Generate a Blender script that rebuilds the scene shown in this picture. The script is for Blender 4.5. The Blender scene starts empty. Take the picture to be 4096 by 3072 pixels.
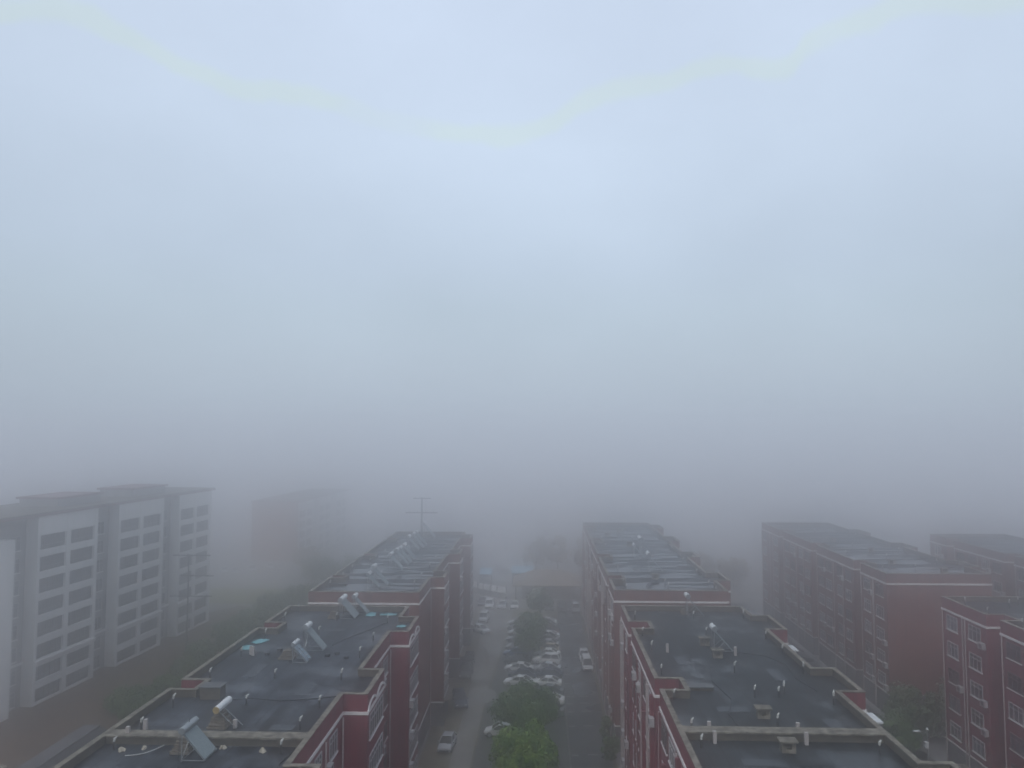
import bpy, math, random
from mathutils import Vector, Matrix
R = math.radians
random.seed(7)
sc = bpy.context.scene
col = sc.collection

# ---------------------------------------------------------------- camera
cam_d = bpy.data.cameras.new('camera'); cam = bpy.data.objects.new('camera', cam_d); col.objects.link(cam)
cam.location = (0, 0, 38); cam.rotation_euler = (R(90 + 3.59), 0, R(2.167))
cam_d.sensor_width = 36; cam_d.lens = 765 / 1024 * 36; cam_d.clip_start = 0.5; cam_d.clip_end = 4000
sc.camera = cam
# ---------------------------------------------------------------- world: overcast daylight
w = bpy.data.worlds.new('World'); sc.world = w; w.use_nodes = True
nt = w.node_tree; nt.nodes.clear()
def N(t, tree=None, **k):
    n = (tree or nt).nodes.new(t)
    for a, b in k.items(): setattr(n, a, b)
    return n
SUN_EL, SUN_AZ = 52, 200
sky = N('ShaderNodeTexSky', sky_type='NISHITA', sun_disc=False)
sky.sun_elevation = R(SUN_EL); sky.sun_rotation = R(SUN_AZ); sky.dust_density = 6; sky.air_density = 1.5
tc = N('ShaderNodeTexCoord'); sep = N('ShaderNodeSeparateXYZ'); nt.links.new(tc.outputs['Generated'], sep.inputs[0])
ramp = N('ShaderNodeValToRGB')
def lin(c): return tuple(((v/255+.055)/1.055)**2.4 if v/255 > .04045 else v/255/12.92 for v in c) + (1,)
stops = [(0.0, (177, 191, 205)), (0.07, (182, 196, 210)), (0.155, (187, 203, 218)), (0.22, (192, 208, 226)),
         (0.37, (205, 221, 241)), (0.5, (206, 221, 242)), (1.0, (206, 221, 240))]
el = ramp.color_ramp.elements
el[0].position, el[0].color = stops[0][0], lin(stops[0][1]); el[1].position, el[1].color = stops[-1][0], lin(stops[-1][1])
for p, c in stops[1:-1]:
    e = el.new(p); e.color = lin(c)
# soft cloud mottling
no = N('ShaderNodeTexNoise'); no.inputs['Scale'].default_value = 1.6; no.inputs['Detail'].default_value = 3; no.inputs['Roughness'].default_value = .45
nt.links.new(tc.outputs['Generated'], no.inputs['Vector'])
mm = N('ShaderNodeMath', operation='MULTIPLY_ADD'); mm.inputs[1].default_value = .12; mm.inputs[2].default_value = -.06
nt.links.new(no.outputs['Fac'], mm.inputs[0])
zz = N('ShaderNodeMath', operation='ADD'); nt.links.new(sep.outputs['Z'], zz.inputs[0]); nt.links.new(mm.outputs[0], zz.inputs[1])
nt.links.new(zz.outputs[0], ramp.inputs['Fac'])
# a thin, faintly yellow rift in the cloud, as a curve of height over bearing
def mth(op, a, b=None, c=None):
    n = N('ShaderNodeMath', operation=op)
    for i, v in enumerate((a, b, c)):
        if v is None: continue
        if isinstance(v, (int, float)): n.inputs[i].default_value = v
        else: nt.links.new(v, n.inputs[i])
    return n.outputs[0]
az = mth('ARCTAN2', sep.outputs['X'], sep.outputs['Y'])
az01 = mth('MULTIPLY_ADD', az, 0.6, 0.5)
fc = N('ShaderNodeFloatCurve'); nt.links.new(az01, fc.inputs['Value'])
RIFT = [(0.0, 0.62), (0.0654, 0.4484), (0.1541, 0.447), (0.1978, 0.4386), (0.2385, 0.4166), (0.2912, 0.4085), (0.3577, 0.3955), (0.4306, 0.3799), (0.4937, 0.3781), (0.5419, 0.4165), (0.5966, 0.4347), (0.6461, 0.4422), (0.6899, 0.4305), (0.7049, 0.4537), (0.7539, 0.4721), (0.8866, 0.4498), (1.0, 0.6)]
cv = fc.mapping.curves[0]
pts = [p for p in RIFT]
cv.points[0].location = pts[0]; cv.points[1].location = pts[-1]
for p in pts[1:-1]: cv.points.new(*p)
fc.mapping.update()
no2 = N('ShaderNodeTexNoise'); no2.inputs['Scale'].default_value = 9; no2.inputs['Detail'].default_value = 4
nt.links.new(tc.outputs['Generated'], no2.inputs['Vector'])
hor = mth('SQRT', mth('ADD', mth('MULTIPLY', sep.outputs['X'], sep.outputs['X']), mth('MULTIPLY', sep.outputs['Y'], sep.outputs['Y'])))
elv = mth('ARCTAN2', sep.outputs['Z'], hor)
d = mth('ABSOLUTE', mth('ADD', mth('SUBTRACT', elv, fc.outputs[0]), mth('MULTIPLY_ADD', no2.outputs['Fac'], .05, -.025)))
mask = N('ShaderNodeMapRange', interpolation_type='SMOOTHSTEP'); nt.links.new(d, mask.inputs[0])
mask.inputs[1].default_value = .018; mask.inputs[2].default_value = .004; mask.inputs[3].default_value = 0; mask.inputs[4].default_value = .6
no3 = N('ShaderNodeTexNoise'); no3.inputs['Scale'].default_value = 5; nt.links.new(tc.outputs['Generated'], no3.inputs['Vector'])
m2 = mth('MULTIPLY', mask.outputs[0], N('ShaderNodeMapRange').outputs[0])
mr = nt.nodes[-1]
mr = [n for n in nt.nodes if n.bl_idname == 'ShaderNodeMapRange'][-1]
nt.links.new(no3.outputs['Fac'], mr.inputs[0]); mr.inputs[1].default_value = .24; mr.inputs[2].default_value = .46
mx = N('ShaderNodeMix', data_type='RGBA'); nt.links.new(m2, mx.inputs[0]); nt.links.new(ramp.outputs[0], mx.inputs[6])
mul = N('ShaderNodeMix', data_type='RGBA', blend_type='MULTIPLY'); mul.inputs[0].default_value = 1
nt.links.new(ramp.outputs[0], mul.inputs[6]); mul.inputs[7].default_value = (1.03, 1.05, .86, 1)
nt.links.new(mul.outputs[2], mx.inputs[7])
# slow mottling of the cloud and a brighter middle of the view's bearing
no4 = N('ShaderNodeTexNoise'); no4.inputs['Scale'].default_value = 3.2; no4.inputs['Detail'].default_value = 5; no4.inputs['Roughness'].default_value = .5
mp4 = N('ShaderNodeMapping'); mp4.inputs['Scale'].default_value = (1, 1, 1.6); nt.links.new(tc.outputs['Generated'], mp4.inputs[0]); nt.links.new(mp4.outputs[0], no4.inputs['Vector'])
br = mth('ADD', mth('MULTIPLY_ADD', no4.outputs['Fac'], .22, .875), mth('MULTIPLY', mth('MULTIPLY', az, az), -.22))
scl = N('ShaderNodeVectorMath', operation='SCALE'); nt.links.new(mx.outputs[2], scl.inputs[0]); nt.links.new(mth('MAXIMUM', br, .8), scl.inputs['Scale'])
b1 = N('ShaderNodeBackground'); b1.inputs['Strength'].default_value = .004; nt.links.new(sky.outputs[0], b1.inputs[0])
b2 = N('ShaderNodeBackground'); b2.inputs['Strength'].default_value = 1.0; nt.links.new(scl.outputs[0], b2.inputs[0])
ad = N('ShaderNodeAddShader'); nt.links.new(b1.outputs[0], ad.inputs[0]); nt.links.new(b2.outputs[0], ad.inputs[1])
wo = N('ShaderNodeOutputWorld'); nt.links.new(ad.outputs[0], wo.inputs[0])
# ---------------------------------------------------------------- sun (behind thick cloud)
sd = bpy.data.lights.new('sun', 'SUN'); sd.energy = 1.3; sd.angle = R(45); sd.color = (1, .98, .95)
so = bpy.data.objects.new('sun', sd); col.objects.link(so)
so.rotation_euler = (R(90 - SUN_EL), 0, R(180 - SUN_AZ + 0))
sc.view_settings.view_transform = 'Standard'; sc.view_settings.look = 'None'
sc.view_settings.exposure = 0; sc.view_settings.gamma = 1
sc.render.engine = 'CYCLES'
sc.cycles.volume_bounces = 16; sc.cycles.max_bounces = 18; sc.cycles.diffuse_bounces = 3; sc.cycles.glossy_bounces = 3
sc.cycles.transparent_max_bounces = 8; sc.cycles.use_denoising = True; sc.cycles.use_adaptive_sampling = True
sc.cycles.sample_clamp_indirect = 4; sc.cycles.caustics_reflective = False; sc.cycles.caustics_refractive = False

# ---------------------------------------------------------------- materials
def mat(name, c, c2=None, scale=4, rough=.8, rough2=None, metal=0, bump=0, detail=5, stretch=(1, 1, 1), rscale=None, lo=.35, hi=.65, spec=.5):
    m = bpy.data.materials.new(name); m.use_nodes = True; t = m.node_tree; b = t.nodes['Principled BSDF']
    b.inputs['Base Color'].default_value = (*c, 1); b.inputs['Roughness'].default_value = rough; b.inputs['Metallic'].default_value = metal
    b.inputs['Specular IOR Level'].default_value = spec
    if c2 is not None or bump or rough2 is not None:
        tcn = N('ShaderNodeTexCoord', t); mp = N('ShaderNodeMapping', t); mp.inputs['Scale'].default_value = stretch
        t.links.new(tcn.outputs['Object'], mp.inputs[0])
        n = N('ShaderNodeTexNoise', t); n.inputs['Scale'].default_value = scale; n.inputs['Detail'].default_value = detail; n.inputs['Roughness'].default_value = .62
        t.links.new(mp.outputs[0], n.inputs['Vector'])
        mr = N('ShaderNodeMapRange', t); mr.inputs[1].default_value = lo; mr.inputs[2].default_value = hi; t.links.new(n.outputs['Fac'], mr.inputs[0])
        if c2 is not None:
            x = N('ShaderNodeMix', t, data_type='RGBA'); x.inputs[6].default_value = (*c, 1); x.inputs[7].default_value = (*c2, 1)
            t.links.new(mr.outputs[0], x.inputs[0]); t.links.new(x.outputs[2], b.inputs['Base Color'])
            m['mix'] = x.name
        if rough2 is not None:
            n2 = N('ShaderNodeTexNoise', t); n2.inputs['Scale'].default_value = rscale or scale * .5; n2.inputs['Detail'].default_value = 4
            t.links.new(mp.outputs[0], n2.inputs['Vector'])
            r = N('ShaderNodeMapRange', t); r.inputs[1].default_value = .42; r.inputs[2].default_value = .6
            r.inputs[3].default_value = rough; r.inputs[4].default_value = rough2
            t.links.new(n2.outputs['Fac'], r.inputs[0]); t.links.new(r.outputs[0], b.inputs['Roughness'])
        if bump:
            bp = N('ShaderNodeBump', t); bp.inputs['Strength'].default_value = bump; bp.inputs['Distance'].default_value = .05
            t.links.new(n.outputs['Fac'], bp.inputs['Height']); t.links.new(bp.outputs[0], b.inputs['Normal'])
    return m

def red_wall_mat(name, c, c2):
    """painted render with large faded panels, rain streaks and fine joints"""
    m = mat(name, c, c2, scale=.9, rough=.75, bump=.15, stretch=(1, 1, .35))
    t = m.node_tree; b = t.nodes['Principled BSDF']; x = t.nodes[m['mix']]
    tcn = N('ShaderNodeTexCoord', t); mp = N('ShaderNodeMapping', t); mp.inputs['Scale'].default_value = (3, 3, .12); t.links.new(tcn.outputs['Object'], mp.inputs[0])
    n = N('ShaderNodeTexNoise', t); n.inputs['Scale'].default_value = 1.2; n.inputs['Detail'].default_value = 5; t.links.new(mp.outputs[0], n.inputs['Vector'])
    mr = N('ShaderNodeMapRange', t); mr.inputs[1].default_value = .5; mr.inputs[2].default_value = .75; mr.inputs[4].default_value = .65; t.links.new(n.outputs['Fac'], mr.inputs[0])
    y = N('ShaderNodeMix', t, data_type='RGBA'); t.links.new(mr.outputs[0], y.inputs[0]); t.links.new(x.outputs[2], y.inputs[6]); y.inputs[7].default_value = (.05, .03, .032, 1)
    t.links.new(y.outputs[2], b.inputs['Base Color'])
    return m

def roof_mat(name, base, wet, wetlo, wethi, stretch=(1, 1, 1), wscale=.22, strips=(.65, 1.5)):
    """torch-on bitumen rolls, seams every metre, dusty stains and rain puddles"""
    m = bpy.data.materials.new(name); m.use_nodes = True; t = m.node_tree; b = t.nodes['Principled BSDF']
    tcn = N('ShaderNodeTexCoord', t)
    n = N('ShaderNodeTexNoise', t); n.inputs['Scale'].default_value = .7; n.inputs['Detail'].default_value = 10; n.inputs['Roughness'].default_value = .78
    t.links.new(tcn.outputs['Object'], n.inputs['Vector'])
    x = N('ShaderNodeMix', t, data_type='RGBA'); x.inputs[6].default_value = (*base, 1); x.inputs[7].default_value = (*[v * 2.7 for v in base], 1)
    mr = N('ShaderNodeMapRange', t); mr.inputs[1].default_value = .42; mr.inputs[2].default_value = .68; t.links.new(n.outputs['Fac'], mr.inputs[0]); t.links.new(mr.outputs[0], x.inputs[0])
    # seams
    s = N('ShaderNodeSeparateXYZ', t); 
    n4 = N('ShaderNodeTexNoise', t); n4.inputs['Scale'].default_value = .35; t.links.new(tcn.outputs['Object'], n4.inputs['Vector'])
    av = N('ShaderNodeVectorMath', t, operation='ADD'); t.links.new(tcn.outputs['Object'], av.inputs[0])
    sv = N('ShaderNodeVectorMath', t, operation='SCALE'); t.links.new(n4.outputs['Color'], sv.inputs[0]); sv.inputs['Scale'].default_value = .35; t.links.new(sv.outputs[0], av.inputs[1])
    t.links.new(av.outputs[0], s.inputs[0])
    def M(op, a, bb=None):
        q = N('ShaderNodeMath', t, operation=op)
        for i, v in enumerate((a, bb)):
            if v is None: continue
            if isinstance(v, (int, float)): q.inputs[i].default_value = v
            else: t.links.new(v, q.inputs[i])
        return q.outputs[0]
    fx = M('ABSOLUTE', M('SUBTRACT', M('FRACT', M('DIVIDE', s.outputs[0], 1.02)), .5))
    fy = M('ABSOLUTE', M('SUBTRACT', M('FRACT', M('DIVIDE', s.outputs[1], 8.6)), .5))
    seam = M('MAXIMUM', M('LESS_THAN', fx, .05), M('LESS_THAN', fy, .010))
    y = N('ShaderNodeMix', t, data_type='RGBA'); t.links.new(M('MULTIPLY', seam, .95), y.inputs[0]); t.links.new(x.outputs[2], y.inputs[6]); y.inputs[7].default_value = (*[v * .15 for v in base], 1)
    strip = N('ShaderNodeTexWhiteNoise', t, noise_dimensions='2D'); cv_ = N('ShaderNodeCombineXYZ', t)
    t.links.new(M('FLOOR', M('DIVIDE', s.outputs[0], 1.02)), cv_.inputs[0]); t.links.new(M('FLOOR', M('DIVIDE', s.outputs[1], 8.6)), cv_.inputs[1]); t.links.new(cv_.outputs[0], strip.inputs['Vector'])
    hs = N('ShaderNodeHueSaturation', t); mv = N('ShaderNodeMapRange', t); mv.inputs[3].default_value, mv.inputs[4].default_value = strips; t.links.new(strip.outputs['Value'], mv.inputs[0])
    t.links.new(mv.outputs[0], hs.inputs['Value']); t.links.new(x.outputs[2], hs.inputs['Color'])
    t.links.new(hs.outputs[0], y.inputs[6])
    # pale dust stains
    mp0 = N('ShaderNodeMapping', t); mp0.inputs['Scale'].default_value = (.5, .12, 1); mp0.inputs['Rotation'].default_value = (0, 0, .5); t.links.new(tcn.outputs['Object'], mp0.inputs[0])
    n3 = N('ShaderNodeTexNoise', t); n3.inputs['Scale'].default_value = .8; n3.inputs['Detail'].default_value = 6; t.links.new(mp0.outputs[0], n3.inputs['Vector'])
    mr3 = N('ShaderNodeMapRange', t); mr3.inputs[1].default_value = .56; mr3.inputs[2].default_value = .78; mr3.inputs[4].default_value = .4; t.links.new(n3.outputs['Fac'], mr3.inputs[0])
    z = N('ShaderNodeMix', t, data_type='RGBA'); t.links.new(mr3.outputs[0], z.inputs[0]); t.links.new(y.outputs[2], z.inputs[6]); z.inputs[7].default_value = (base[0] * 3.2, base[1] * 3.1, base[2] * 2.9, 1)
    t.links.new(z.outputs[2], b.inputs['Base Color'])
    # water
    mp = N('ShaderNodeMapping', t); mp.inputs['Scale'].default_value = stretch; t.links.new(tcn.outputs['Object'], mp.inputs[0])
    n2 = N('ShaderNodeTexNoise', t); n2.inputs['Scale'].default_value = wscale; n2.inputs['Detail'].default_value = 6; n2.inputs['Roughness'].default_value = .6
    t.links.new(mp.outputs[0], n2.inputs['Vector'])
    r = N('ShaderNodeMapRange', t, interpolation_type='SMOOTHSTEP'); r.inputs[1].default_value = wetlo; r.inputs[2].default_value = wethi; r.inputs[3].default_value = .8; r.inputs[4].default_value = wet
    t.links.new(n2.outputs['Fac'], r.inputs[0]); t.links.new(r.outputs[0], b.inputs['Roughness'])
    bp = N('ShaderNodeBump', t); bp.inputs['Distance'].default_value = .02; bp.inputs['Strength'].default_value = .25
    t.links.new(n.outputs['Fac'], bp.inputs['Height']); t.links.new(bp.outputs[0], b.inputs['Normal'])
    return m

M = {}
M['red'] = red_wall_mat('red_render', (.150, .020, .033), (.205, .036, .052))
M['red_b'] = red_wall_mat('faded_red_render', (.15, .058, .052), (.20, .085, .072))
M['plinth'] = mat('grey_plinth_render', (.085, .092, .10), (.13, .135, .14), 1.2, .8)
M['trim'] = mat('white_trim', (.74, .73, .71), (.84, .83, .81), 3, .7)
M['conc'] = mat('weathered_concrete', (.09, .08, .062), (.26, .235, .19), 2.2, .85, bump=.6, lo=.38, hi=.62)
M['conc_dark'] = mat('damp_concrete', (.065, .058, .045), (.13, .115, .09), 2, .85, bump=.4)
M['roof_a'] = roof_mat('bitumen_roof', (.014, .017, .022), .36, .45, .62, strips=(.45, 1.8))
M['roof_b'] = roof_mat('wet_bitumen_roof', (.010, .0125, .0145), .30, .47, .62, (1, .7, 1), .2)
M['roof_c'] = roof_mat('flooded_bitumen_roof', (.018, .023, .028), .04, .46, .56, (.16, .9, 1), .5, (.85, 1.15))
M['glass'] = mat('window_glass', (.018, .022, .028), (.05, .055, .06), .5, .12)
M['frame'] = mat('window_frame', (.36, .37, .38), (.5, .5, .5), 3, .5)
M['frame_dark'] = mat('window_frame_bronze', (.10, .08, .075), None, 3, .5)
M['pipe'] = mat('pvc_pipe', (.42, .38, .36), (.55, .5, .48), 2, .5)
M['pipe_dark'] = mat('dark_pipe', (.03, .032, .036), None, 2, .6)
M['cap'] = mat('white_pipe_cap', (.42, .42, .40), (.6, .6, .57), 4, .45)
M['tank'] = mat('white_tank', (.68, .7, .7), (.8, .8, .8), 3, .3)
M['tankend'] = mat('rusty_tank_end', (.42, .32, .13), (.3, .2, .08), 6, .5)
M['steel'] = mat('galvanised_steel', (.3, .33, .34), (.42, .44, .45), 6, .4, metal=.6)
M['tube'] = mat('evacuated_tubes', (.16, .215, .24), (.33, .385, .40), 6, .3, stretch=(1, 10, 1))
M['tube_blue'] = mat('blue_solar_glass', (.14, .21, .27), (.22, .30, .37), 3, .15)
M['cyan'] = mat('cyan_plastic_sheet', (.13, .40, .44), (.2, .48, .52), 3, .4)
M['white_wall'] = mat('pale_cream_render', (.72, .72, .70), (.84, .83, .82), .7, .8, stretch=(1, 1, .3))
M['recess_wall'] = mat('grey_recess_render', (.22, .22, .225), (.28, .28, .28), .7, .8)
M['eave'] = mat('maroon_eave', (.14, .07, .075), (.19, .1, .1), 2, .7)
M['loggia'] = mat('loggia_glazing', (.014, .017, .02), (.05, .055, .06), .9, .4)
M['gable'] = mat('far_red_gable', (.24, .17, .155), (.30, .21, .19), .5, .8)
M['asphalt'] = mat('wet_asphalt', (.030, .032, .034), (.055, .056, .057), .5, .25, rough2=.7, rscale=.15, bump=.1)
M['road'] = mat('concrete_road', (.17, .158, .145), (.25, .235, .215), .35, .75, rough2=.4, rscale=.12, bump=.1)
M['pave'] = mat('parking_paving', (.055, .057, .056), (.09, .09, .085), .6, .6)
M['patch'] = mat('pale_road_patch', (.22, .215, .21), (.28, .27, .26), 2, .6)
M['dirt'] = mat('brown_earth', (.055, .035, .023), (.115, .078, .052), .22, .95, bump=.3, lo=.3, hi=.7)
M['dirtpath'] = mat('sandy_edge', (.18, .15, .10), (.10, .09, .058), .5, .9)
M['ground'] = mat('pale_ground', (.19, .185, .19), (.28, .27, .275), .05, .9)
M['grass'] = mat('olive_grass', (.10, .115, .04), (.16, .155, .06), .5, .9, bump=.4)
M['kerb'] = mat('kerb_stone', (.17, .17, .165), (.24, .24, .23), 2, .8)
M['paint'] = mat('worn_road_paint', (.35, .35, .34), (.18, .18, .18), 3, .6, lo=.45, hi=.6)
M['bark'] = mat('bark', (.05, .038, .028), (.09, .07, .05), 8, .95)
M['leaf1'] = mat('fresh_leaves', (.04, .12, .018), (.19, .28, .04), .9, .55, lo=.4, hi=.62)
M['leaf2'] = mat('dark_leaves', (.028, .075, .02), (.09, .15, .04), .9, .55)
M['leaf3'] = mat('dull_leaves', (.04, .085, .035), (.10, .14, .055), .9, .6)
M['leaf4'] = mat('brown_leaves', (.19, .15, .10), (.26, .21, .13), .9, .7)
M['tyre'] = mat('tyre', (.015, .015, .016), None, 3, .8)
M['rim'] = mat('rim', (.35, .36, .37), None, 3, .35, metal=.7)
M['carglass'] = mat('car_glass', (.015, .02, .025), (.03, .035, .04), 1, .08)
M['lamp'] = mat('headlamp', (.7, .72, .74), None, 3, .15)
M['tail'] = mat('tail_lamp', (.25, .015, .015), None, 3, .25)
M['plate'] = mat('dark_trim', (.02, .02, .022), None, 3, .5)
M['pole'] = mat('pole_concrete', (.2, .2, .2), (.28, .28, .27), 3, .8)
M['pole_dark'] = mat('pole_dark', (.11, .115, .12), None, 3, .7)
M['white_metal'] = mat('white_sheet_metal', (.7, .72, .74), (.78, .8, .8), 2, .4)
M['blue_roof'] = mat('blue_sheet_roof', (.22, .42, .56), (.3, .5, .62), 1, .5)
M['brown_roof'] = mat('brown_tiles', (.20, .155, .12), (.27, .215, .17), 1.5, .8)
M['shed_roof'] = mat('shed_roof', (.08, .082, .09), (.13, .13, .14), .6, .6)
M['shed'] = mat('shed_wall', (.10, .10, .10), (.14, .14, .135), 1, .8)
M['door'] = mat('garage_door', (.12, .125, .13), (.17, .17, .175), 1, .6)
M['brick'] = mat('rough_blockwork', (.12, .10, .08), (.22, .19, .15), 5, .9, bump=.6)
M['rubble'] = mat('pale_rubble', (.4, .36, .28), (.55, .5, .42), 6, .8)
# panes differ from window to window: curtains, dark rooms, blinds
for k_, lo_, hi_ in (('glass', .5, 5.0), ('loggia', .5, 2.6)):
    t_ = M[k_].node_tree; b_ = t_.nodes['Principled BSDF']; src_ = b_.inputs['Base Color'].links[0].from_socket
    oi_ = N('ShaderNodeObjectInfo', t_); h_ = N('ShaderNodeHueSaturation', t_); r_ = N('ShaderNodeMapRange', t_); p_ = N('ShaderNodeMath', t_, operation='POWER')
    t_.links.new(oi_.outputs['Random'], p_.inputs[0]); p_.inputs[1].default_value = 3; t_.links.new(p_.outputs[0], r_.inputs[0]); r_.inputs[3].default_value = lo_; r_.inputs[4].default_value = hi_
    t_.links.new(r_.outputs[0], h_.inputs['Value']); t_.links.new(src_, h_.inputs['Color']); t_.links.new(h_.outputs[0], b_.inputs['Base Color'])
CARC = {'white': (.78, .80, .81), 'silver': (.48, .50, .53), 'grey': (.12, .13, .14), 'black': (.012, .013, .018), 'navy': (.022, .032, .08),
        'lavender': (.27, .30, .40), 'red': (.12, .03, .03), 'tan': (.42, .32, .18), 'blue': (.06, .12, .26)}
for k, v in CARC.items(): M['car_' + k] = mat('car_paint_' + k, v, None, 3, .22)

# ---------------------------------------------------------------- mesh builder
class MB:
    def __init__(s): s.v = []; s.f = []; s.m = []
    def add(s, vs, fs, mi=0):
        o = len(s.v); s.v += [tuple(v) for v in vs]; s.f += [tuple(i + o for i in f) for f in fs]; s.m += [mi] * len(fs); return s
    def box(s, x0, x1, y0, y1, z0, z1, mi=0):
        return s.add([(x0, y0, z0), (x1, y0, z0), (x1, y1, z0), (x0, y1, z0), (x0, y0, z1), (x1, y0, z1), (x1, y1, z1), (x0, y1, z1)],
                     [(0, 3, 2, 1), (4, 5, 6, 7), (0, 1, 5, 4), (1, 2, 6, 5), (2, 3, 7, 6), (3, 0, 4, 7)], mi)
    def bar(s, a, b, wx, wz=None, mi=0):
        a, b = Vector(a), Vector(b); d = (b - a).normalized(); up = Vector((0, 0, 1)) if abs(d.z) < .95 else Vector((1, 0, 0))
        r = d.cross(up).normalized(); u = r.cross(d); wz = wz or wx
        vs = [p + r * sx * wx / 2 + u * sz * wz / 2 for p in (a, b) for sx, sz in ((-1, -1), (1, -1), (1, 1), (-1, 1))]
        return s.add(vs, [(0, 1, 2, 3), (7, 6, 5, 4), (0, 4, 5, 1), (1, 5, 6, 2), (2, 6, 7, 3), (3, 7, 4, 0)], mi)
    def tube(s, a, b, r0, r1=None, n=8, mi=0):
        a, b = Vector(a), Vector(b); r1 = r0 if r1 is None else r1; d = (b - a).normalized(); up = Vector((0, 0, 1)) if abs(d.z) < .95 else Vector((1, 0, 0))
        x = d.cross(up).normalized(); y = x.cross(d)
        vs = [a + (x * math.cos(t) + y * math.sin(t)) * r0 for t in [2 * math.pi * i / n for i in range(n)]] + \
             [b + (x * math.cos(t) + y * math.sin(t)) * r1 for t in [2 * math.pi * i / n for i in range(n)]]
        fs = [(i, i + n, (i + 1) % n + n, (i + 1) % n) for i in range(n)] + [tuple(range(n)), tuple(range(2 * n - 1, n - 1, -1))]
        return s.add(vs, fs, mi)
    def ring(s, outer, inner, z0, z1, mo=0, mi=0, mt=0):
        """closed ring wall between two matching polygons"""
        n = len(outer); vs = [(x, y, z0) for x, y in outer] + [(x, y, z1) for x, y in outer] + [(x, y, z0) for x, y in inner] + [(x, y, z1) for x, y in inner]
        o = len(s.v); s.v += vs
        for i in range(n):
            j = (i + 1) % n
            for f, m in (((i, j, j + n, i + n), mo), ((j + 2 * n, i + 2 * n, i + 3 * n, j + 3 * n), mi), ((i + n, j + n, j + 3 * n, i + 3 * n), mt), ((j, i, i + 2 * n, j + 2 * n), mo)):
                s.f.append(tuple(k + o for k in f)); s.m.append(m)
        return s
    def prism(s, poly, z0, z1, mi=0):
        n = len(poly); vs = [(x, y, z0) for x, y in poly] + [(x, y, z1) for x, y in poly]
        return s.add(vs, [(i, (i + 1) % n, (i + 1) % n + n, i + n) for i in range(n)] + [tuple(range(n - 1, -1, -1)), tuple(range(n, 2 * n))], mi)
    def mesh(s, name, mats):
        me = bpy.data.meshes.new(name); me.from_pydata([Vector(v) for v in s.v], [], s.f)
        for m in (mats if isinstance(mats, (list, tuple)) else [mats]): me.materials.append(m)
        if any(s.m): me.polygons.foreach_set('material_index', s.m)
        me.update(); return me
    def build(s, name, mats, parent=None, smooth=False, bevel=0):
        me = s.mesh(name, mats)
        if smooth: me.polygons.foreach_set('use_smooth', [True] * len(me.polygons))
        o = link(name, me, parent)
        if bevel:
            b = o.modifiers.new('bevel', 'BEVEL'); b.width = bevel; b.segments = 2
        return o
def link(name, me, parent=None, loc=None, rz=0):
    o = bpy.data.objects.new(name, me); col.objects.link(o); o.parent = parent
    if loc: o.location = loc
    if rz: o.rotation_euler.z = rz
    return o
def tag(o, label=None, cat=None, group=None, kind=None):
    if label: o['label'] = label
    if cat: o['category'] = cat
    if group: o['group'] = group
    if kind: o['kind'] = kind
    return o
def empty(name, loc, label, cat, group=None, rz=0):
    o = bpy.data.objects.new(name, None); col.objects.link(o); o.location = loc; o.rotation_euler.z = rz; o.empty_display_size = .3
    return tag(o, label, cat, group)
def kids(o): return [c for c in bpy.data.objects if c.parent == o]
CH = {}
def copy_tree(o, parent=None):
    c = o.copy(); col.objects.link(c); c.parent = parent
    CH.setdefault(o.name, kids(o))
    for ch in CH[o.name]: copy_tree(ch, c)
    return c
def offset(poly, d):
    """inset a counter-clockwise rectilinear polygon by d"""
    n = len(poly); out = []
    for i in range(n):
        a, b, c = Vector(poly[i - 1]), Vector(poly[i]), Vector(poly[(i + 1) % n])
        e1, e2 = (b - a).normalized(), (c - b).normalized()
        n1, n2 = Vector((-e1.y, e1.x)), Vector((-e2.y, e2.x))
        out.append(tuple(b + (n1 + n2) * d))
    return out

# ---------------------------------------------------------------- the ground
def sheet(name, x0, x1, y0, y1, z, m, n=1):
    mb = MB().box(x0, x1, y0, y1, z - .05 if z > 0 else z - .4, z); o = mb.build(name, m); return tag(o, kind='structure')
g = MB(); g.add([(-600, -90, 0), (600, -90, 0), (600, 700, 0), (-600, 700, 0)], [(0, 1, 2, 3)]); tag(g.build('ground', M['ground']), kind='structure')
def flat(name, poly, z, m):
    mb = MB(); mb.add([(x, y, z) for x, y in poly], [tuple(range(len(poly)))]); return tag(mb.build(name, m), kind='structure')
flat('earth_yard', [(-95, 20), (-29, 20), (-29, 92), (-45, 118), (-52, 150), (-58, 164), (-66, 168), (-95, 120)], .004, M['dirt'])
flat('grass_strip', [(-90, 170), (-55, 170), (-50, 186), (-90, 186)], .006, M['grass'])
flat('grass', [(-50, 118), (-30, 100), (-30, 150), (-52, 166)], .006, M['grass'])
flat('street_yard', [(-14.2, 10), (8.6, 10), (8.6, 168), (-14.2, 168)], .004, M['dirtpath'])
flat('road', [(-10.6, 10), (-8.4, 10), (-8.4, 60), (-8.0, 112), (-6.2, 158), (-6.0, 169), (-12.8, 169), (-11.2, 140), (-10.6, 112)], .010, M['road'])
flat('access_road', [(3.4, 10), (8.2, 10), (8.2, 176), (3.4, 176)], .010, M['asphalt'])
flat('parking_strip', [(-8.2, 10), (3.2, 10), (3.2, 160), (-5.9, 160), (-6.1, 150), (-7.8, 112), (-8.2, 60)], .014, M['pave'])
flat('square', [(-60, 170), (60, 170), (60, 200), (-60, 200)], .008, M['road'])
flat('courtyard', [(24.5, 10), (45.5, 10), (45.5, 175), (24.5, 175)], .010, M['asphalt'])
flat('road_patch', [(-8.0 + 1.5 * math.cos(t), 112.8 + 3.1 * math.sin(t)) for t in [i * math.pi / 8 for i in range(16)]], .016, M['patch'])
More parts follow.
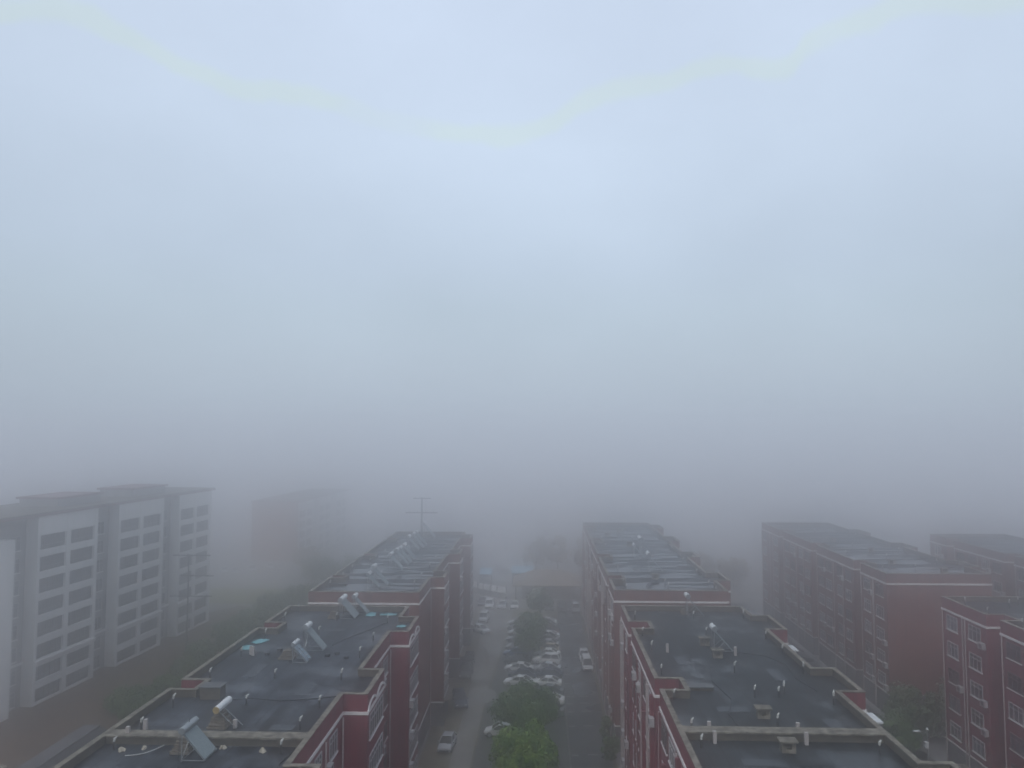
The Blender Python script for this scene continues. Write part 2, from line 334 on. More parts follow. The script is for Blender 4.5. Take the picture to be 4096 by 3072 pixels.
kb = MB().box(3.2, 3.38, 10, 160, 0, .14); tag(kb.build('kerb', M['kerb']), kind='structure')
kb = MB().box(-8.42, -8.26, 10, 60, 0, .14); tag(kb.build('kerb', M['kerb']), kind='structure')
mk = MB()
for y in (92.6, 101.5, 106.6, 109.8, 112.6, 118.4, 122.7, 131.5):
    mk.add([(3.5, y, .014), (4.1 + random.random(), y, .014), (4.1 + random.random(), y + .45, .014), (3.5, y + .45, .014)], [(0, 1, 2, 3)])
    if random.random() < .7: mk.add([(5.4, y + .3, .014), (6.7, y + .3, .014), (6.7, y + .7, .014), (5.4, y + .7, .014)], [(0, 1, 2, 3)])
tag(mk.build('road_markings', M['paint']), kind='structure')

# ---------------------------------------------------------------- windows
WIN = {}
def window_meshes(wd, h, fm, mull=2, sill=True):
    """meshes in local coords: wall plane x=0 facing +x, centred on y, bottom at z=0"""
    k = (wd, h, fm, mull)
    if k in WIN: return WIN[k]
    g = MB().box(-.06, .015, -wd / 2 + .03, wd / 2 - .03, .03, h - .03)
    f = MB(); t = .07
    f.box(-.02, .08, -wd / 2, -wd / 2 + t, 0, h); f.box(-.02, .08, wd / 2 - t, wd / 2, 0, h)
    f.box(-.02, .078, -wd / 2 + t, wd / 2 - t, 0, t); f.box(-.02, .078, -wd / 2 + t, wd / 2 - t, h - t, h)
    for i in range(1, mull + 1):
        y = -wd / 2 + wd * i / (mull + 1); f.box(-.02, .06, y - .03, y + .03, t, h - t)
    f.box(-.02, .055, -wd / 2 + t, wd / 2 - t, h * .68, h * .68 + .05)
    s = MB().box(-.02, .12, -wd / 2 - .1, wd / 2 + .1, -.10, -.01)
    WIN[k] = (g.mesh('window', M['glass']), f.mesh('window_frame', M[fm]), s.mesh('sill', M['trim']))
    return WIN[k]
def window(parent, x, y, z, wd, h, d, fm='frame', mull=2, sill=True):
    a, b, c = window_meshes(wd, h, fm, mull)
    o = link('window', a, parent, (x, y, z), 0 if d > 0 else math.pi)
    link('window_frame', b, o)
    if sill: link('sill', c, o)
    return o
ac_me = MB().box(.08, .46, -.42, .42, 0, .62).box(.02, .5, -.36, -.32, -.05, 0).box(.02, .5, .32, .36, -.05, 0).mesh('air_conditioner', M['frame'])
fan = MB().tube((.461, 0, .31), (.475, 0, .31), .22, .22, 12).mesh('fan_grille', M['plate'])
def ac(parent, x, y, z, d):
    o = link('air_conditioner', ac_me, parent, (x, y, z), 0 if d > 0 else math.pi); link('fan_grille', fan, o)
gd_me = MB()
gd_me.box(-.05, .02, -1.2, 1.2, 0, 2.2)
for i in range(16): gd_me.box(.02, .035, -1.2 + i * .15, -1.2 + i * .15 + .07, 0, 2.2)
gd_me = gd_me.mesh('garage_door', M['door'])
vent_me = MB().tube((0, 0, 0), (0, 0, .62), .065, .06, 8).mesh('vent_pipe', M['pipe_dark'])
cap_me = MB().tube((0, 0, .56), (.02, .02, .76), .07, .08, 8).tube((.02, .02, .74), (.13, .10, .88), .08, .04, 8).mesh('cap', M['cap'])
stub_me = MB().box(-.11, .11, -.11, .11, 0, .75).mesh('vent_stub', M['pipe'])
def vent(parent, x, y, z, s=1.0):
    o = link('vent_pipe', vent_me, parent, (x, y, z), random.uniform(-.6, .6)); o.scale = (s, s, s * random.uniform(.85, 1.2)); link('cap', cap_me, o)
shaft_me = MB()
shaft_me.box(-.42, .42, -.30, .30, 0, .22); shaft_me.box(-.42, -.16, -.30, .30, .22, .62); shaft_me.box(.16, .42, -.30, .30, .22, .62); shaft_me.box(-.16, .16, -.05, .30, .22, .62)
shaft_me = shaft_me.mesh('vent_shaft', M['conc'])
slab_me = MB().box(-.55, .55, -.42, .42, .62, .72).mesh('cap_slab', M['conc'])
def shaft(parent, x, y, z):
    o = link('vent_shaft', shaft_me, parent, (x, y, z), random.uniform(-.06, .06)); link('cap_slab', slab_me, o)

# ---------------------------------------------------------------- red apartment blocks
ZT, ZR, ZL, ZP = 19.0, 18.42, 17.72, 2.95
FL = 2.95
def red_block(label, x0, x1, y0, y1, bays, recs, roof, wallm='red', win_side=1, joint=None, vents=(), shafts=(), stubs=(), group='red apartment blocks', waves=False, pitch=17.8):
    P = [(x0, y0), (x1, y0)]
    for a, b in bays: P += [(x1, a), (x1 + 1.8, a), (x1 + 1.8, b), (x1, b)]
    P += [(x1, y1), (x0, y1)]
    for a, b in sorted(recs, reverse=True): P += [(x0, b), (x0 + 1.9, b), (x0 + 1.9, a), (x0, a)]
    root = empty('apartment_block', (x0, y0, 0), label, 'apartment block', group)
    L = lambda poly: [(x - x0, y - y0) for x, y in poly]
    p = L(P)
    MB().prism(p, 0, ZP).build('plinth', M['plinth'], root)
    MB().prism(p, ZP, ZR - .25).build('wall', M[wallm], root)
    MB().ring(p, offset(p, .28), ZR - .25, ZT - .06, 0, 1, 1).build('parapet', [M[wallm], M['conc_dark']], root)
    MB().ring(offset(p, -.04), offset(p, .33), ZT - .06, ZT, 0, 0, 0).build('parapet_cap', M['conc'], root)
    MB().prism(offset(p, .27), ZR - .24, ZR).build('roof', M[roof], root)
    MB().ring(offset(p, -.07), offset(p, .02), ZL - .22, ZL).build('string_course', M['trim'], root)
    MB().ring(offset(p, -.07), offset(p, .02), ZP - .02, ZP + .13).build('string_course', M['trim'], root)
    if joint:
        a, b = joint
        j = MB().box(.3, x1 - x0 - .3, a - y0 + .12, b - y0 - .12, ZR - .02, ZT - .12).build('expansion_joint_wall', M['conc_dark'], root)
        MB().box(.3, x1 - x0 - .3, a - y0, b - y0, ZT - .12, ZT - .01).build('coping', M['conc'], j)
    if waves:
        for a, b in bays:       # scalloped white moulding on the bay fronts
            mb = MB(); X = x1 - x0 + 1.86; n = 40; pr = None
            for i in range(n + 1):
                t = i / n; yy = a - y0 + (b - a) * t; z = ZL - .02 + .55 * abs(math.sin(t * math.pi * 2)) ** .7 * (1 if t < 1 else 0)
                if pr: mb.bar((X, pr[0], pr[1]), (X, yy, z), .10, .15)
                pr = (yy, z)
            mb.build('scalloped_moulding', M['trim'], root)
    rng = random.Random(int(x0 * 10 + y0))
    if win_side > 0:
        X = x1 - x0
        edges = sorted(bays)
        for a, b in edges:
            for k in range(5):
                z = ZP + k * FL + .75
                window(root, X + 1.8, (a + b) / 2 - y0, z, 4.6, 1.75, 1, 'frame', 5)
                for off, wd in ((2.0, 1.9), (5.6, 1.5), (9.2, 1.9)):
                    yy = b + off
                    if yy < y1 - 1: window(root, X, yy - y0, z + .1, wd, 1.55, 1, rng.choice(('frame', 'frame', 'frame_dark')), 2)
                if rng.random() < .55 and b + 4 < y1: ac(root, X, b + 3.7 - y0, z - .2, 1)
                if rng.random() < .4: ac(root, X + 1.8, a + .5 - y0, z - .7, 1)
                if rng.random() < .5 and b + 8 < y1: ac(root, X, b + 7.4 - y0, z - .3, 1)
            for yy in (b + .35, b + 7.0, a - .4):
                if yy < y1: MB().tube((X + .14, yy - y0, .3), (X + .14, yy - y0, ZL - .3), .06).build('downpipe', M['pipe'], root)
            MB().box(X + 1.8, X + 2.5, a - y0, b - y0, ZP + .25, ZP + .37).build('canopy_slab', M['conc'], root)
    if win_side < 0:
        segs = []; e = [y0] + [v for r in sorted(recs) for v in r] + [y1]
        for i in range(0, len(e), 2): segs.append((e[i], e[i + 1]))
        for a, b in segs:
            for k in range(5):
                z = ZP + k * FL + .85
                offs = []
                if b - a > 12: offs = [(a + 2.0, 2.2), (a + 5.4, 1.7), (b - 5.4, 2.3), (b - 2.1, 2.3)]
                elif b - a > 7: offs = [(a + 2.2, 2.3), (b - 2.2, 2.2)]
                elif b - a > 3: offs = [((a + b) / 2, 2)]
                for yy, wd in offs:
                    window(root, 0, yy - y0, z, wd, 1.6, -1, rng.choice(('frame', 'frame', 'frame_dark')), 2)
                    if rng.random() < .38: ac(root, 0, yy - y0 - wd / 2 - .55, z - .3, -1)
            for yy in (a + 3.9, (a + b) / 2, b - .35):
                if a < yy < b: MB().tube((-.14, yy - y0, .3), (-.14, yy - y0, ZL - .25), .065).build('downpipe', M['pipe'], root)
            if group == 'red apartment blocks' and x0 < 10:
                yy = a + .6
                while yy < b - .3:
                    MB().box(-rng.uniform(.16, .34), 0, yy - y0, yy - y0 + rng.uniform(.14, .4), ZP + .14, ZL - .25 - rng.choice((0, 0, FL, 2 * FL))).build('pilaster', rng.choice((M[wallm], M[wallm], M['pipe'])), root)
                    yy += rng.uniform(1.6, 2.6)
            n = int((b - a) // 3.4)
            for i in range(n): link('garage_door', gd_me, root, (0, a + 1.9 + i * 3.4 - y0, .1), math.pi)
        for a, b in recs:
            for k in range(5): window(root, 1.9, (a + b) / 2 - y0, ZP + k * FL + .2, 1.3, 1.2, -1, 'frame_dark', 1)
    for x, y in vents: vent(root, x - x0, y - y0, ZR)
    for x, y in shafts: shaft(root, x - x0, y - y0, ZR)
    for x, y, z in stubs: link('vent_stub', stub_me, root, (x - x0, y - y0, z))
    return root

B1A = red_block('nearest left red block, its dark roof holding solar heaters and cyan sheets', -27.7, -14.45, 30, 84.5,
    [(38.7, 44.7), (56.5, 62.5), (74.0, 80.0)], [(39, 41), (57.2, 59.2), (74.9, 76.9)], 'roof_a', joint=(48.3, 49.3), waves=True,
    vents=[(-26.4, 47.6), (-26.2, 54.8), (-26.3, 61.1), (-26.3, 50.6), (-21.2, 55.5), (-21.2, 61.4), (-15.9, 47.4), (-15.9, 51.1), (-26.2, 67.2),
           (-26.2, 73), (-26.5, 83.9), (-26.5, 79.5), (-15.8, 79.4), (-15.8, 72.7), (-15.8, 67.3), (-21.3, 80.2), (-21.4, 74.2), (-15.8, 61.2), (-15.8, 55.2)],
    stubs=[(-26, 50.6, ZR), (-26.2, 48.8, ZR + .2), (-25.6, 67.9, ZR), (-25.3, 67.6, ZR), (-20.3, 51.3, ZR - .2)])
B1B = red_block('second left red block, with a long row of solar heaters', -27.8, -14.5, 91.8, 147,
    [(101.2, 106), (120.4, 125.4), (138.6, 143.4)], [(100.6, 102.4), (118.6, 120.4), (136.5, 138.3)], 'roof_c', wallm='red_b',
    vents=[(-26.6, 108.2), (-26.6, 102.9), (-26.5, 96.5), (-16, 97.4), (-16, 103), (-24.8, 122.1), (-24.8, 133), (-16, 110.5), (-16, 117), (-16, 128.5), (-21.6, 104), (-25.5, 114.5), (-21.5, 140)])
B2A = red_block('nearest right red block with wet dark roof and concrete vent shafts', 8.75, 21.9, 30, 85.9,
    [(40.4, 46.4), (58.3, 64.1), (76.1, 81.8)], [(40.6, 43), (58.4, 60.9), (76.2, 78.7)], 'roof_b', win_side=-1, joint=(50.3, 51.3),
    vents=[(15.9, 82.1), (21.2, 82.6), (9.7, 81.2), (9.7, 75.3), (9.8, 70), (9.7, 63.7), (9.7, 57.8), (9.8, 51.8), (9.9, 49.2), (21.2, 74.6), (21.2, 69.6),
           (21.2, 64.2), (15.7, 58.4), (17.5, 58.6), (18.1, 59.2), (21, 57.2), (15.7, 52.9), (15.7, 64.3), (15.9, 76), (20.6, 48.8)],
    shafts=[(15.3, 68.6), (15.0, 72.4), (15.2, 54.5), (15.1, 50.0 - 1.1)], stubs=[(10.9, 51.6, ZR), (10.9, 50.0, ZR), (16.6, 51.6, ZR), (16.6, 50.0, ZR), (11.2, 70, ZR), (17.0, 69.2, ZR)])
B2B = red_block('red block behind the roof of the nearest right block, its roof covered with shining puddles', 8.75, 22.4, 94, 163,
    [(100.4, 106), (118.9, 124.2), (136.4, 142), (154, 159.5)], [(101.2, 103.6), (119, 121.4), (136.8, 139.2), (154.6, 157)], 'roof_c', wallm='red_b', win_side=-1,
    vents=[(15.8, 100), (21, 98.5), (21.3, 95.7), (10.5, 96.6), (10.5, 100.3), (10.6, 108), (21.3, 107.2), (21.3, 117.5), (16.4, 127.7), (16.4, 140.3), (10.8, 139.5), (10.8, 131.4), (21.4, 128.5), (15.7, 96.8), (15.8, 150)],
    shafts=[(15.2, 104.2), (15.2, 134), (15.2, 152), (12.4, 146)])
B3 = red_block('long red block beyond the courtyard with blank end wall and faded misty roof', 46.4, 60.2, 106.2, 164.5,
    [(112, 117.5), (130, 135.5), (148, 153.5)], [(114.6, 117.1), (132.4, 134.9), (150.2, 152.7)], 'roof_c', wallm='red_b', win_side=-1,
    vents=[(53, 112), (48, 111), (58, 116), (53, 121), (48, 124), (58, 128), (53, 134), (48, 140), (58, 145), (53, 152), (48, 156)], shafts=[(52, 117), (54, 129), (52, 140), (56, 110)])
B4 = red_block('red block at the right edge with tall windows and a dark stair recess', 46.4, 60.2, 48, 92,
    [(66, 72)], [(62.8, 65.3), (80.6, 83.1)], 'roof_b', win_side=-1,
    vents=[(47.9, 85.5), (47.9, 79.5), (47.9, 89.8), (52, 88.5), (53.5, 83), (54, 90.2)], shafts=[(53.2, 85)])
B5 = red_block('pale red block fading into the mist at the far right', 72.6, 86.4, 96, 147.4,
    [(112, 118)], [(104, 106.5), (121.8, 124.3), (139, 141.5)], 'roof_c', wallm='red_b', win_side=-1)
# small extras on the near blocks
for nm, root, x, y, wx, wy, h in (('roof_hatch', B1A, -24.3, 57.0, .75, .5, .85), ('roof_hatch', B2A, 12.0, 60.3, 1.0, .5, .22)):
    hx, hy = x - root.location.x, y - root.location.y
    o = MB().box(hx - wx, hx + wx, hy - wy, hy + wy, ZR - .02, ZR + h).build(nm, M['conc_dark'], root)
    MB().box(hx - wx - .08, hx + wx + .08, hy - wy - .08, hy + wy + .08, ZR + h, ZR + h + .07).build('lid', M['plinth'], o)
for y in (58.6, 76.8):
    X, Y = 23.75 - B2A.location.x, y - B2A.location.y
    o = MB().box(X, X + .9, Y - 1.0, Y + .9, 17.0, 17.1).build('awning', M['white_metal'], B2A)
    MB().bar((X + .8, Y - .8, 16.2), (X + .8, Y - .8, 17.0), .06).bar((X, Y - .8, 16.3), (X + .85, Y - .8, 16.95), .05).build('bracket', M['steel'], o)

# ---------------------------------------------------------------- pale blocks with loggias
def pale_block(label, loc, rz, bays, y0, y1, nf, gable, depth=14, fh=3.03, group=None, left_panel=False, pents=()):
    root = empty('apartment_block', loc, label, 'apartment block', group, rz)
    top = nf * fh + 1.9
    c = MB().box(-depth, -1.8, y0 + .02, y1 - .02, 0, top); c.build('wall', M['recess_wall'], root)
    MB().box(-depth - .05, 0, y0 - .25, y0 + .02, 0, top).build('gable_wall', M[gable], root)
    for a, b in bays:
        mid = a + (b - a) * .49; g = MB()
        for p0, p1 in ((a, a + .55), (mid - .45, mid + .45), (b - .75, b)): g.box(-1.82, 0, p0, p1, 0, top)
        for q0, q1 in ((a + .55, mid - .45), (mid + .45, b - .75)):
            for k in range(nf):
                zt = k * fh + 2.2; zb = (k + 1) * fh + .15 if k < nf - 1 else top
                g.box(-1.82, -.03, q0, q1, zt, zb)
            g.box(-1.82, -.03, q0, q1, 0, .3)
        g.build('loggia_front', M['white_wall'], root)
        MB().box(0, .3, a, b, 2 * fh - .25, 2 * fh + .02).box(0, .16, a, b, 2 * fh - .45, 2 * fh - .25).build('cornice', M['white_wall'], root)
        for q0, q1 in ((a + .55, mid - .45), (mid + .45, b - .75)):
            me, fr = LOG(q1 - q0)
            for k in range(nf):
                o = link('window', me, root, (-.38, (q0 + q1) / 2, k * fh + (.3 if k == 0 else .15))); link('window_frame', fr, o)
    for (a, b), (c_, d) in zip(bays, bays[1:] + [(y1, y1)]):
        if c_ - b > 2.5:
            for k in range(nf): window(root, -1.8, (b + c_) / 2 + .6, k * fh + .35, 1.7, 2.0, 1, 'frame', 1)
            MB().box(-1.8, -1.5, b, c_, 2 * fh - .25, 2 * fh + .02).build('cornice', M['white_wall'], root)
            MB().tube((-1.6, b + .4, 0), (-1.6, b + .4, top - .2), .07).build('downpipe', M['pole'], root)
    if left_panel:
        MB().box(-1.82, 0, y0, -4.2, 0, top - 2.6).build('loggia_front', M['white_wall'], root)
        for k in range(nf): window(root, -1.8, -1.9, k * fh + .35, 1.7, 2.0, 1, 'frame', 1)
        MB().box(-1.8, -1.5, -4.2, 0, 2 * fh - .25, 2 * fh + .02).build('cornice', M['white_wall'], root)
    e = MB().box(-depth - .4, .28, y0 - .5, y1 + .3, top, top + .32); r = e.build('roof', M['eave'], root)
    MB().box(-depth - .3, .2, y0 - .4, y1 + .2, top + .32, top + .5).build('roof_deck', M['conc_dark'], r)
    for a, b, h in pents:
        o = MB().box(-9.5, -3.2, a, b, top + .5, top + .7 + h).build('stair_head', M['recess_wall'], root)
        MB().box(-9.9, -2.8, a - .3, b + .3, top + .7 + h, top + 1.0 + h).build('roof_slab', M['eave'], o)
    return root
LG = {}
def LOG(wd):
    k = round(wd, 2)
    if k not in LG:
        g = MB().box(-.1, 0, -wd / 2, wd / 2, 0, 2.05)
        f = MB()
        for i in range(6):
            y = -wd / 2 + wd * i / 5; f.box(0, .05, max(y - .03, -wd / 2), min(y + .03, wd / 2), 0, 2.05)
        f.box(0, .045, -wd / 2, wd / 2, .55, .62)
        LG[k] = (g.mesh('window', M['loggia']), f.mesh('window_frame', M['recess_wall']))
    return LG[k]
W = pale_block('eight storey pale block with dark loggias and overhanging maroon eaves at the left edge', (-70.5, 105.8, 0), -R(4.19), [(0, 13.0), (18.3, 31.4), (36.6, 48.6)], -16, 49.4, 8, 'white_wall', left_panel=True, pents=[(8, 18, 1.0), (27, 37, 1.0)])
W2 = pale_block('faint block with brownish red end wall and pale bands deep in the mist', (-72.0, 226, 0), -R(3.4), [(1, 13), (18, 30), (35, 47)], 0, 50, 5, 'gable')
# ---------------------------------------------------------------- solar water heaters
def heater(kind, label, x, y, width=1.5, s=1.0, tank='tank', group='solar water heaters on the flat roofs', rz=0):
    """lower edge of the panel at x (runs along y, centre y); the tank sits 1.35 m to -x, 1.6 m up"""
    root = empty('solar_water_heater', (x, y, ZR), label, 'solar water heater', group, rz)
    hw = width / 2; tx, tz = -1.35 * s, 1.6 * s
    f = MB()
    for yy in (-hw, hw):
        f.bar((0, yy, .12), (tx, yy, tz), .05); f.bar((tx - .05, yy, 0), (tx - .05, yy, tz), .05); f.bar((tx - .05, yy, .1), (.02, yy, .1), .05)
        f.bar((tx - .05, yy, .1), (tx * .45, yy, tz * .5), .035)
    f.bar((0, -hw, .14), (0, hw, .14), .09); f.bar((tx, -hw, tz), (tx, hw, tz), .05); f.bar((tx - .05, -hw, .12), (tx - .05, hw, tz - .1), .03)
    f.build('frame', M['steel'], root)
    if kind == 'tubes':
        t = MB(); n = max(8, int(width / .105))
        for i in range(n):
            yy = -hw + .06 + (width - .12) * i / (n - 1); t.tube((.0, yy, .2), (tx + .06, yy, tz + .02), .034, .034, 6)
        t.build('collector_tubes', M['tube'], root)
        MB().add([(.03, -hw, .10), (.03, hw, .10), (tx + .03, hw, tz - .08), (tx + .03, -hw, tz - .08)], [(0, 1, 2, 3)]).bar((.03, -hw, .10), (.03, hw, .10), .03).build('reflector', M['steel'], root)
    elif kind == 'panel':
        c = Vector((tx, 0, tz)); p = MB(); d = Vector((0, 0, 0)) - c; nrm = Vector((tz, 0, -tx)).normalized() * .05
        A = [Vector((0, -hw, .18)), Vector((0, hw, .18)), Vector((tx, hw, tz)), Vector((tx, -hw, tz))]
        p.add([*(a for a in A), *(a + nrm for a in A)], [(0, 3, 2, 1), (4, 5, 6, 7), (0, 1, 5, 4), (1, 2, 6, 5), (2, 3, 7, 6), (3, 0, 4, 7)]); p.build('collector_panel', M['tube_blue'], root)
        gr = MB()
        for i in range(3):
            yy = -hw + width * i / 2; gr.bar(Vector((0, yy, .18)) + nrm * 1.2, Vector((tx, yy, tz)) + nrm * 1.2, .05)
        for i in range(5):
            q = i / 4; gr.bar(Vector((tx * q, -hw, .18 + (tz - .18) * q)) + nrm * 1.2, Vector((tx * q, hw, .18 + (tz - .18) * q)) + nrm * 1.2, .05)
        gr.build('glazing_bars', M['steel'], root)
    tk = MB().tube((tx - .02, -hw - .12, tz + .22), (tx - .02, hw + .12, tz + .22),   .22 * s, .22 * s, 14).build('tank', M[tank], root, smooth=False)
    for sg_ in (-1, 1): MB().tube((tx - .02, sg_ * (hw + .16), tz + .22), (tx - .02, sg_ * (hw + .12), tz + .22), .2 * s, .225 * s, 14).build('end_cap', M['steel'], tk)
    MB().tube((tx, 0, tz + .4), (tx, 0, tz + .62), .02).tube((tx - .3, -hw + .1, 0), (tx - .2, -hw + .1, tz + .1), .02).build('pipe', M['pipe_dark'], root)
    return root
H = heater
h1 = H('tubes', 'large solar water heater in front of the cross wall on the nearest left roof', -20.0, 46.8, 1.6, tank='steel')
H('panel', 'short gridded blue solar panel heater beside the dark box on the left roof', -19.9, 66.0, 1.2, .85)
H('tubes', 'slim solar heater with fat white tank just behind the gridded panel', -19.5, 69.6, 1.2, 1.18)
H('tubes', 'broad solar heater with white tank at the far end of the nearest left roof', -19.5, 81.6, 1.9, 1.12)
H('tubes', 'narrow solar heater tucked behind the broad one beside a cyan sheet', -18.7, 83.3, 1.0, 1.05)
H('tubes', 'stubby blue solar heater nearest the end wall of the second left block', -20.3, 96.9, 1.3, 1.0)
H('tubes', 'longer solar heater right behind the stubby blue one on the second left roof', -19.6, 98.6, 1.3, 1.35)
H('tubes', 'single solar heater with a rusty stained tank in the middle of the second left roof', -19.7, 109.6, 1.5, 1.25)
H('tubes', 'nearest of the trio of solar heaters past the rusty stained one', -19.6, 113.6, 1.3, 1.25)
H('tubes', 'middle of the trio of solar heaters past the rusty stained one', -19.5, 115.6, 1.3, 1.25)
H('tubes', 'farthest of the trio of solar heaters past the rusty stained one', -19.4, 118.6, 1.6, 1.25)
H('tubes', 'nearest of the misty second trio of solar heaters on the left roof', -20.2, 127.6, 1.5, 1.3)
H('tubes', 'middle of the misty second trio of solar heaters on the left roof', -19.9, 130.4, 1.5, 1.3)
H('tubes', 'farthest of the misty second trio of solar heaters on the left roof', -19.8, 133.2, 1.5, 1.3)
H('tubes', 'lone solar heater by the far parapet of the second left block', -19.7, 142.8, 1.8, 1.5)
H('tubes', 'solar heater seen edge on against the end wall of the second right block', 17.2, 83.6, .9, 1.2)
H('tubes', 'solar heater with a bright white tank in the middle of the nearest right roof', 17.0, 70.6, 1.0, 1.15)
H('tubes', 'near solar heater with white tank on the puddled right roof', 17.0, 110.2, 1.6, 1.35)
H('tubes', 'small bare framed solar heater left of the others on the puddled roof', 16.0, 121.4, 1.2, 1.1)
H('tubes', 'farther solar heater with twin tank on the puddled right roof', 17.9, 125.8, 2.2, 1.4)
# brick pedestals and lone tank
def pedestal(label, x, y, w_, h_):
    root = empty('block_pedestal', (x, y, ZR), label, 'masonry pile', None)
    m = MB(); z = 0; k = 0
    while z < h_:
        sh = w_ * (1 - .55 * z / h_)
        m.box(-sh / 2 + random.uniform(-.06, .06), sh / 2, -sh / 2, sh / 2 + random.uniform(-.05, .05), z, z + .17); z += .18; k += 1
    m.build('blocks', M['brick'], root, bevel=.02); return root, z
_, z = pedestal('stepped pile of rough blocks carrying the lone white water tank', -21.45, 51.6, 1.3, .9)
t = empty('water_tank', (-21.35, 51.6, ZR + z), 'lone white cylindrical water tank with rusty end lying on a pile of blocks', 'water tank')
MB().tube((0, -.95, .27), (0, 1.15, .27), .23, .23, 18).build('tank', M['tank'], t)
MB().tube((0, -.99, .27), (0, -.95, .27), .21, .235, 18).build('end_cap', M['tankend'], t)
MB().bar((.1, .2, .05), (1.4, .1, -z + .05), .04).bar((.1, -.6, .05), (1.2, -.5, -z + .05), .04).build('strut', M['steel'], t)
pedestal('rough block pile behind the large heater in front of the cross wall', -22.0, 47.6, 1.2, .8)
pedestal('dark block pile left of the gridded blue solar panel', -22.0, 67.0, 1.3, .7)
pedestal('block pile beside the broad solar heater at the far end of the left roof', -21.9, 81.3, 1.0, .7)
pedestal('block pile under the heater frame at the far edge of the nearest right roof', 15.4, 84.6, .9, .5)
# cyan sheets
def sheetobj(label, x, y, a, b, rz, m='cyan'):
    root = empty('plastic_sheet', (x, y, ZR + .01), label, 'plastic sheet', 'cyan sheets lying on the left roof', rz)
    mb = MB(); n = 5
    for i in range(n):
        for j in range(2):
            pass
    vs = [(-a / 2 + a * i / 5, -b / 2 + b * j / 3, .05 + .03 * math.sin(i * 1.7 + j)) for j in range(4) for i in range(6)]
    fs = [(j * 6 + i, j * 6 + i + 1, j * 6 + i + 7, j * 6 + i + 6) for j in range(3) for i in range(5)]
    mb.add(vs, fs); o = mb.build('sheet', M[m], root); s = o.modifiers.new('solid', 'SOLIDIFY'); s.thickness = .03
sheetobj('cyan sheet nearest the left parapet beside two pale stubs', -26.7, 69.9, 1.0, 1.3, .3)
sheetobj('cyan sheet farther along the left parapet by a vent pipe', -26.3, 72.0, 1.0, 1.5, -.3)
sheetobj('cyan sheet lying at the foot of the broad solar heater', -18.3, 82.9, 1.0, 1.6, .15)
sheetobj('long cyan strip lying along the far parapet of the left roof', -16.4, 82.9, 1.7, .8, .05)
sheetobj('small cyan sheet behind the right hand bay of the left roof', -14.1, 78.0, .9, .8, 0)
# loose rubble, wire
for i, (x, y, s) in enumerate([(-19.7, 48.0, .16), (-17.1, 47.6, .2), (-24.6, 47.7, .16), (-25.8, 47.4, .18)]):
    labs = ['pale rubble lump by the right side of the large near heater', 'brownish rubble lump nearest the right parapet on the front roof', 'small pale lump on the front left roof just right of a vent', 'pale lump in the front left roof corner']
    mb = MB(); n = 7
    for k in range(3):
        mb.tube((random.uniform(-s, s), random.uniform(-s, s) * .5, 0), (random.uniform(-s, s), random.uniform(-s, s) * .5, s * 1.2), s * .8, s * .4, 6)
    o = mb.build('rubble_lump', M['rubble']); o.location = (x, y, ZR); tag(o, labs[i], 'rubble')
wr = MB(); pr = None
for i in range(13):
    t_ = i / 12; q = (-25.2 + 1.9 * t_, 46.7 + 1.0 * t_ ** 2, ZR + .04 + .25 * t_ ** 3)
    if pr: wr.bar(pr, q, .04)
    pr = q
tag(wr.build('loose_pipe', M['cap']), 'thin white bent pipe lying on the nearest left roof', 'pipe')
cb = MB(); pr = None
for i in range(21):
    t_ = i / 20; q = (-19.2 + 3.2 * t_, 71.0 + 8.4 * t_ + .25 * math.sin(t_ * 6), ZR + .03)
    if pr: cb.bar(pr, q, .05)
    pr = q
tag(cb.build('cable', M['pipe_dark']), 'dark cable snaking diagonally across the nearest left roof', 'cable')
for lab, P_ in (('thin black hose running from the cross wall up the nearest right roof', [(13.2, 51.6), (13.0, 55), (13.9, 58), (13.4, 62), (14.2, 66.5)]),
                ('black hose curling beside the awnings edge of the nearest right roof', [(20.8, 60), (20.2, 63), (20.6, 66.5), (19.6, 69), (17.4, 70.1)]),
                ('dark wire crossing the nearest left roof below the hatch', [(-23.5, 56.2), (-21.4, 56.9), (-19, 56.4), (-16.4, 57.0), (-14.9, 57.6)]),
                ('grey cable along the right parapet of the front left roof', [(-15.1, 44), (-15.5, 46), (-15.2, 47.8)])):
    hb = MB()
    for p, q in zip(P_, P_[1:]):
        hb.bar((*p, ZR + .03), (*q, ZR + .03), .055)
    tag(hb.build('hose', M['pipe_dark']), lab, 'hose')
pm = mat('patch_felt', (.035, .042, .05), (.055, .062, .07), 2, .55)
for root, L_ in ((B1A, [(-18, 59, 1.0, 2.6), (-23.5, 63.5, 1.0, 3.4), (-20.5, 76.5, 2.0, 1.0), (-17.2, 51.5, 1.6, .9), (-25.5, 45, 1, 1.8)]), (B2A, [(13.5, 56, 2.2, 1.0), (19, 64, 1.0, 3), (12, 67.5, 1, 2.4), (18.6, 78.5, 2.4, 1), (13.2, 47.2, 2.6, 1), (19.6, 53.5, 1.0, 1.8)])):
    for x, y, a_, b_ in L_:
        q = MB().box(-a_ / 2, a_ / 2, -b_ / 2, b_ / 2, 0, .012).build('roof_patch', pm, root); q.location = (x - root.location.x, y - root.location.y, ZR + .001); q.rotation_euler.z = random.uniform(-.05, .05)
for i, (x, y) in enumerate([(-24.1, 67.8), (-23.4, 69.1), (-18.7, 67.6), (-18.0, 68.2), (-16.9, 67.0)]):
    labs = ['dark block left of the gridded panel, lower of two', 'dark block left of the gridded panel, upper of two', 'dark block just right of the slim heater', 'flat dark block right of the slim heater, farther back', 'dark block nearest the right parapet beside the slim heater']
    o = MB().box(-.2, .2, -.17, .17, 0, .22).build('roof_block', M['plate'], bevel=.03); o.location = (x, y, ZR); tag(o, labs[i], 'block', 'dark blocks on the left roof')

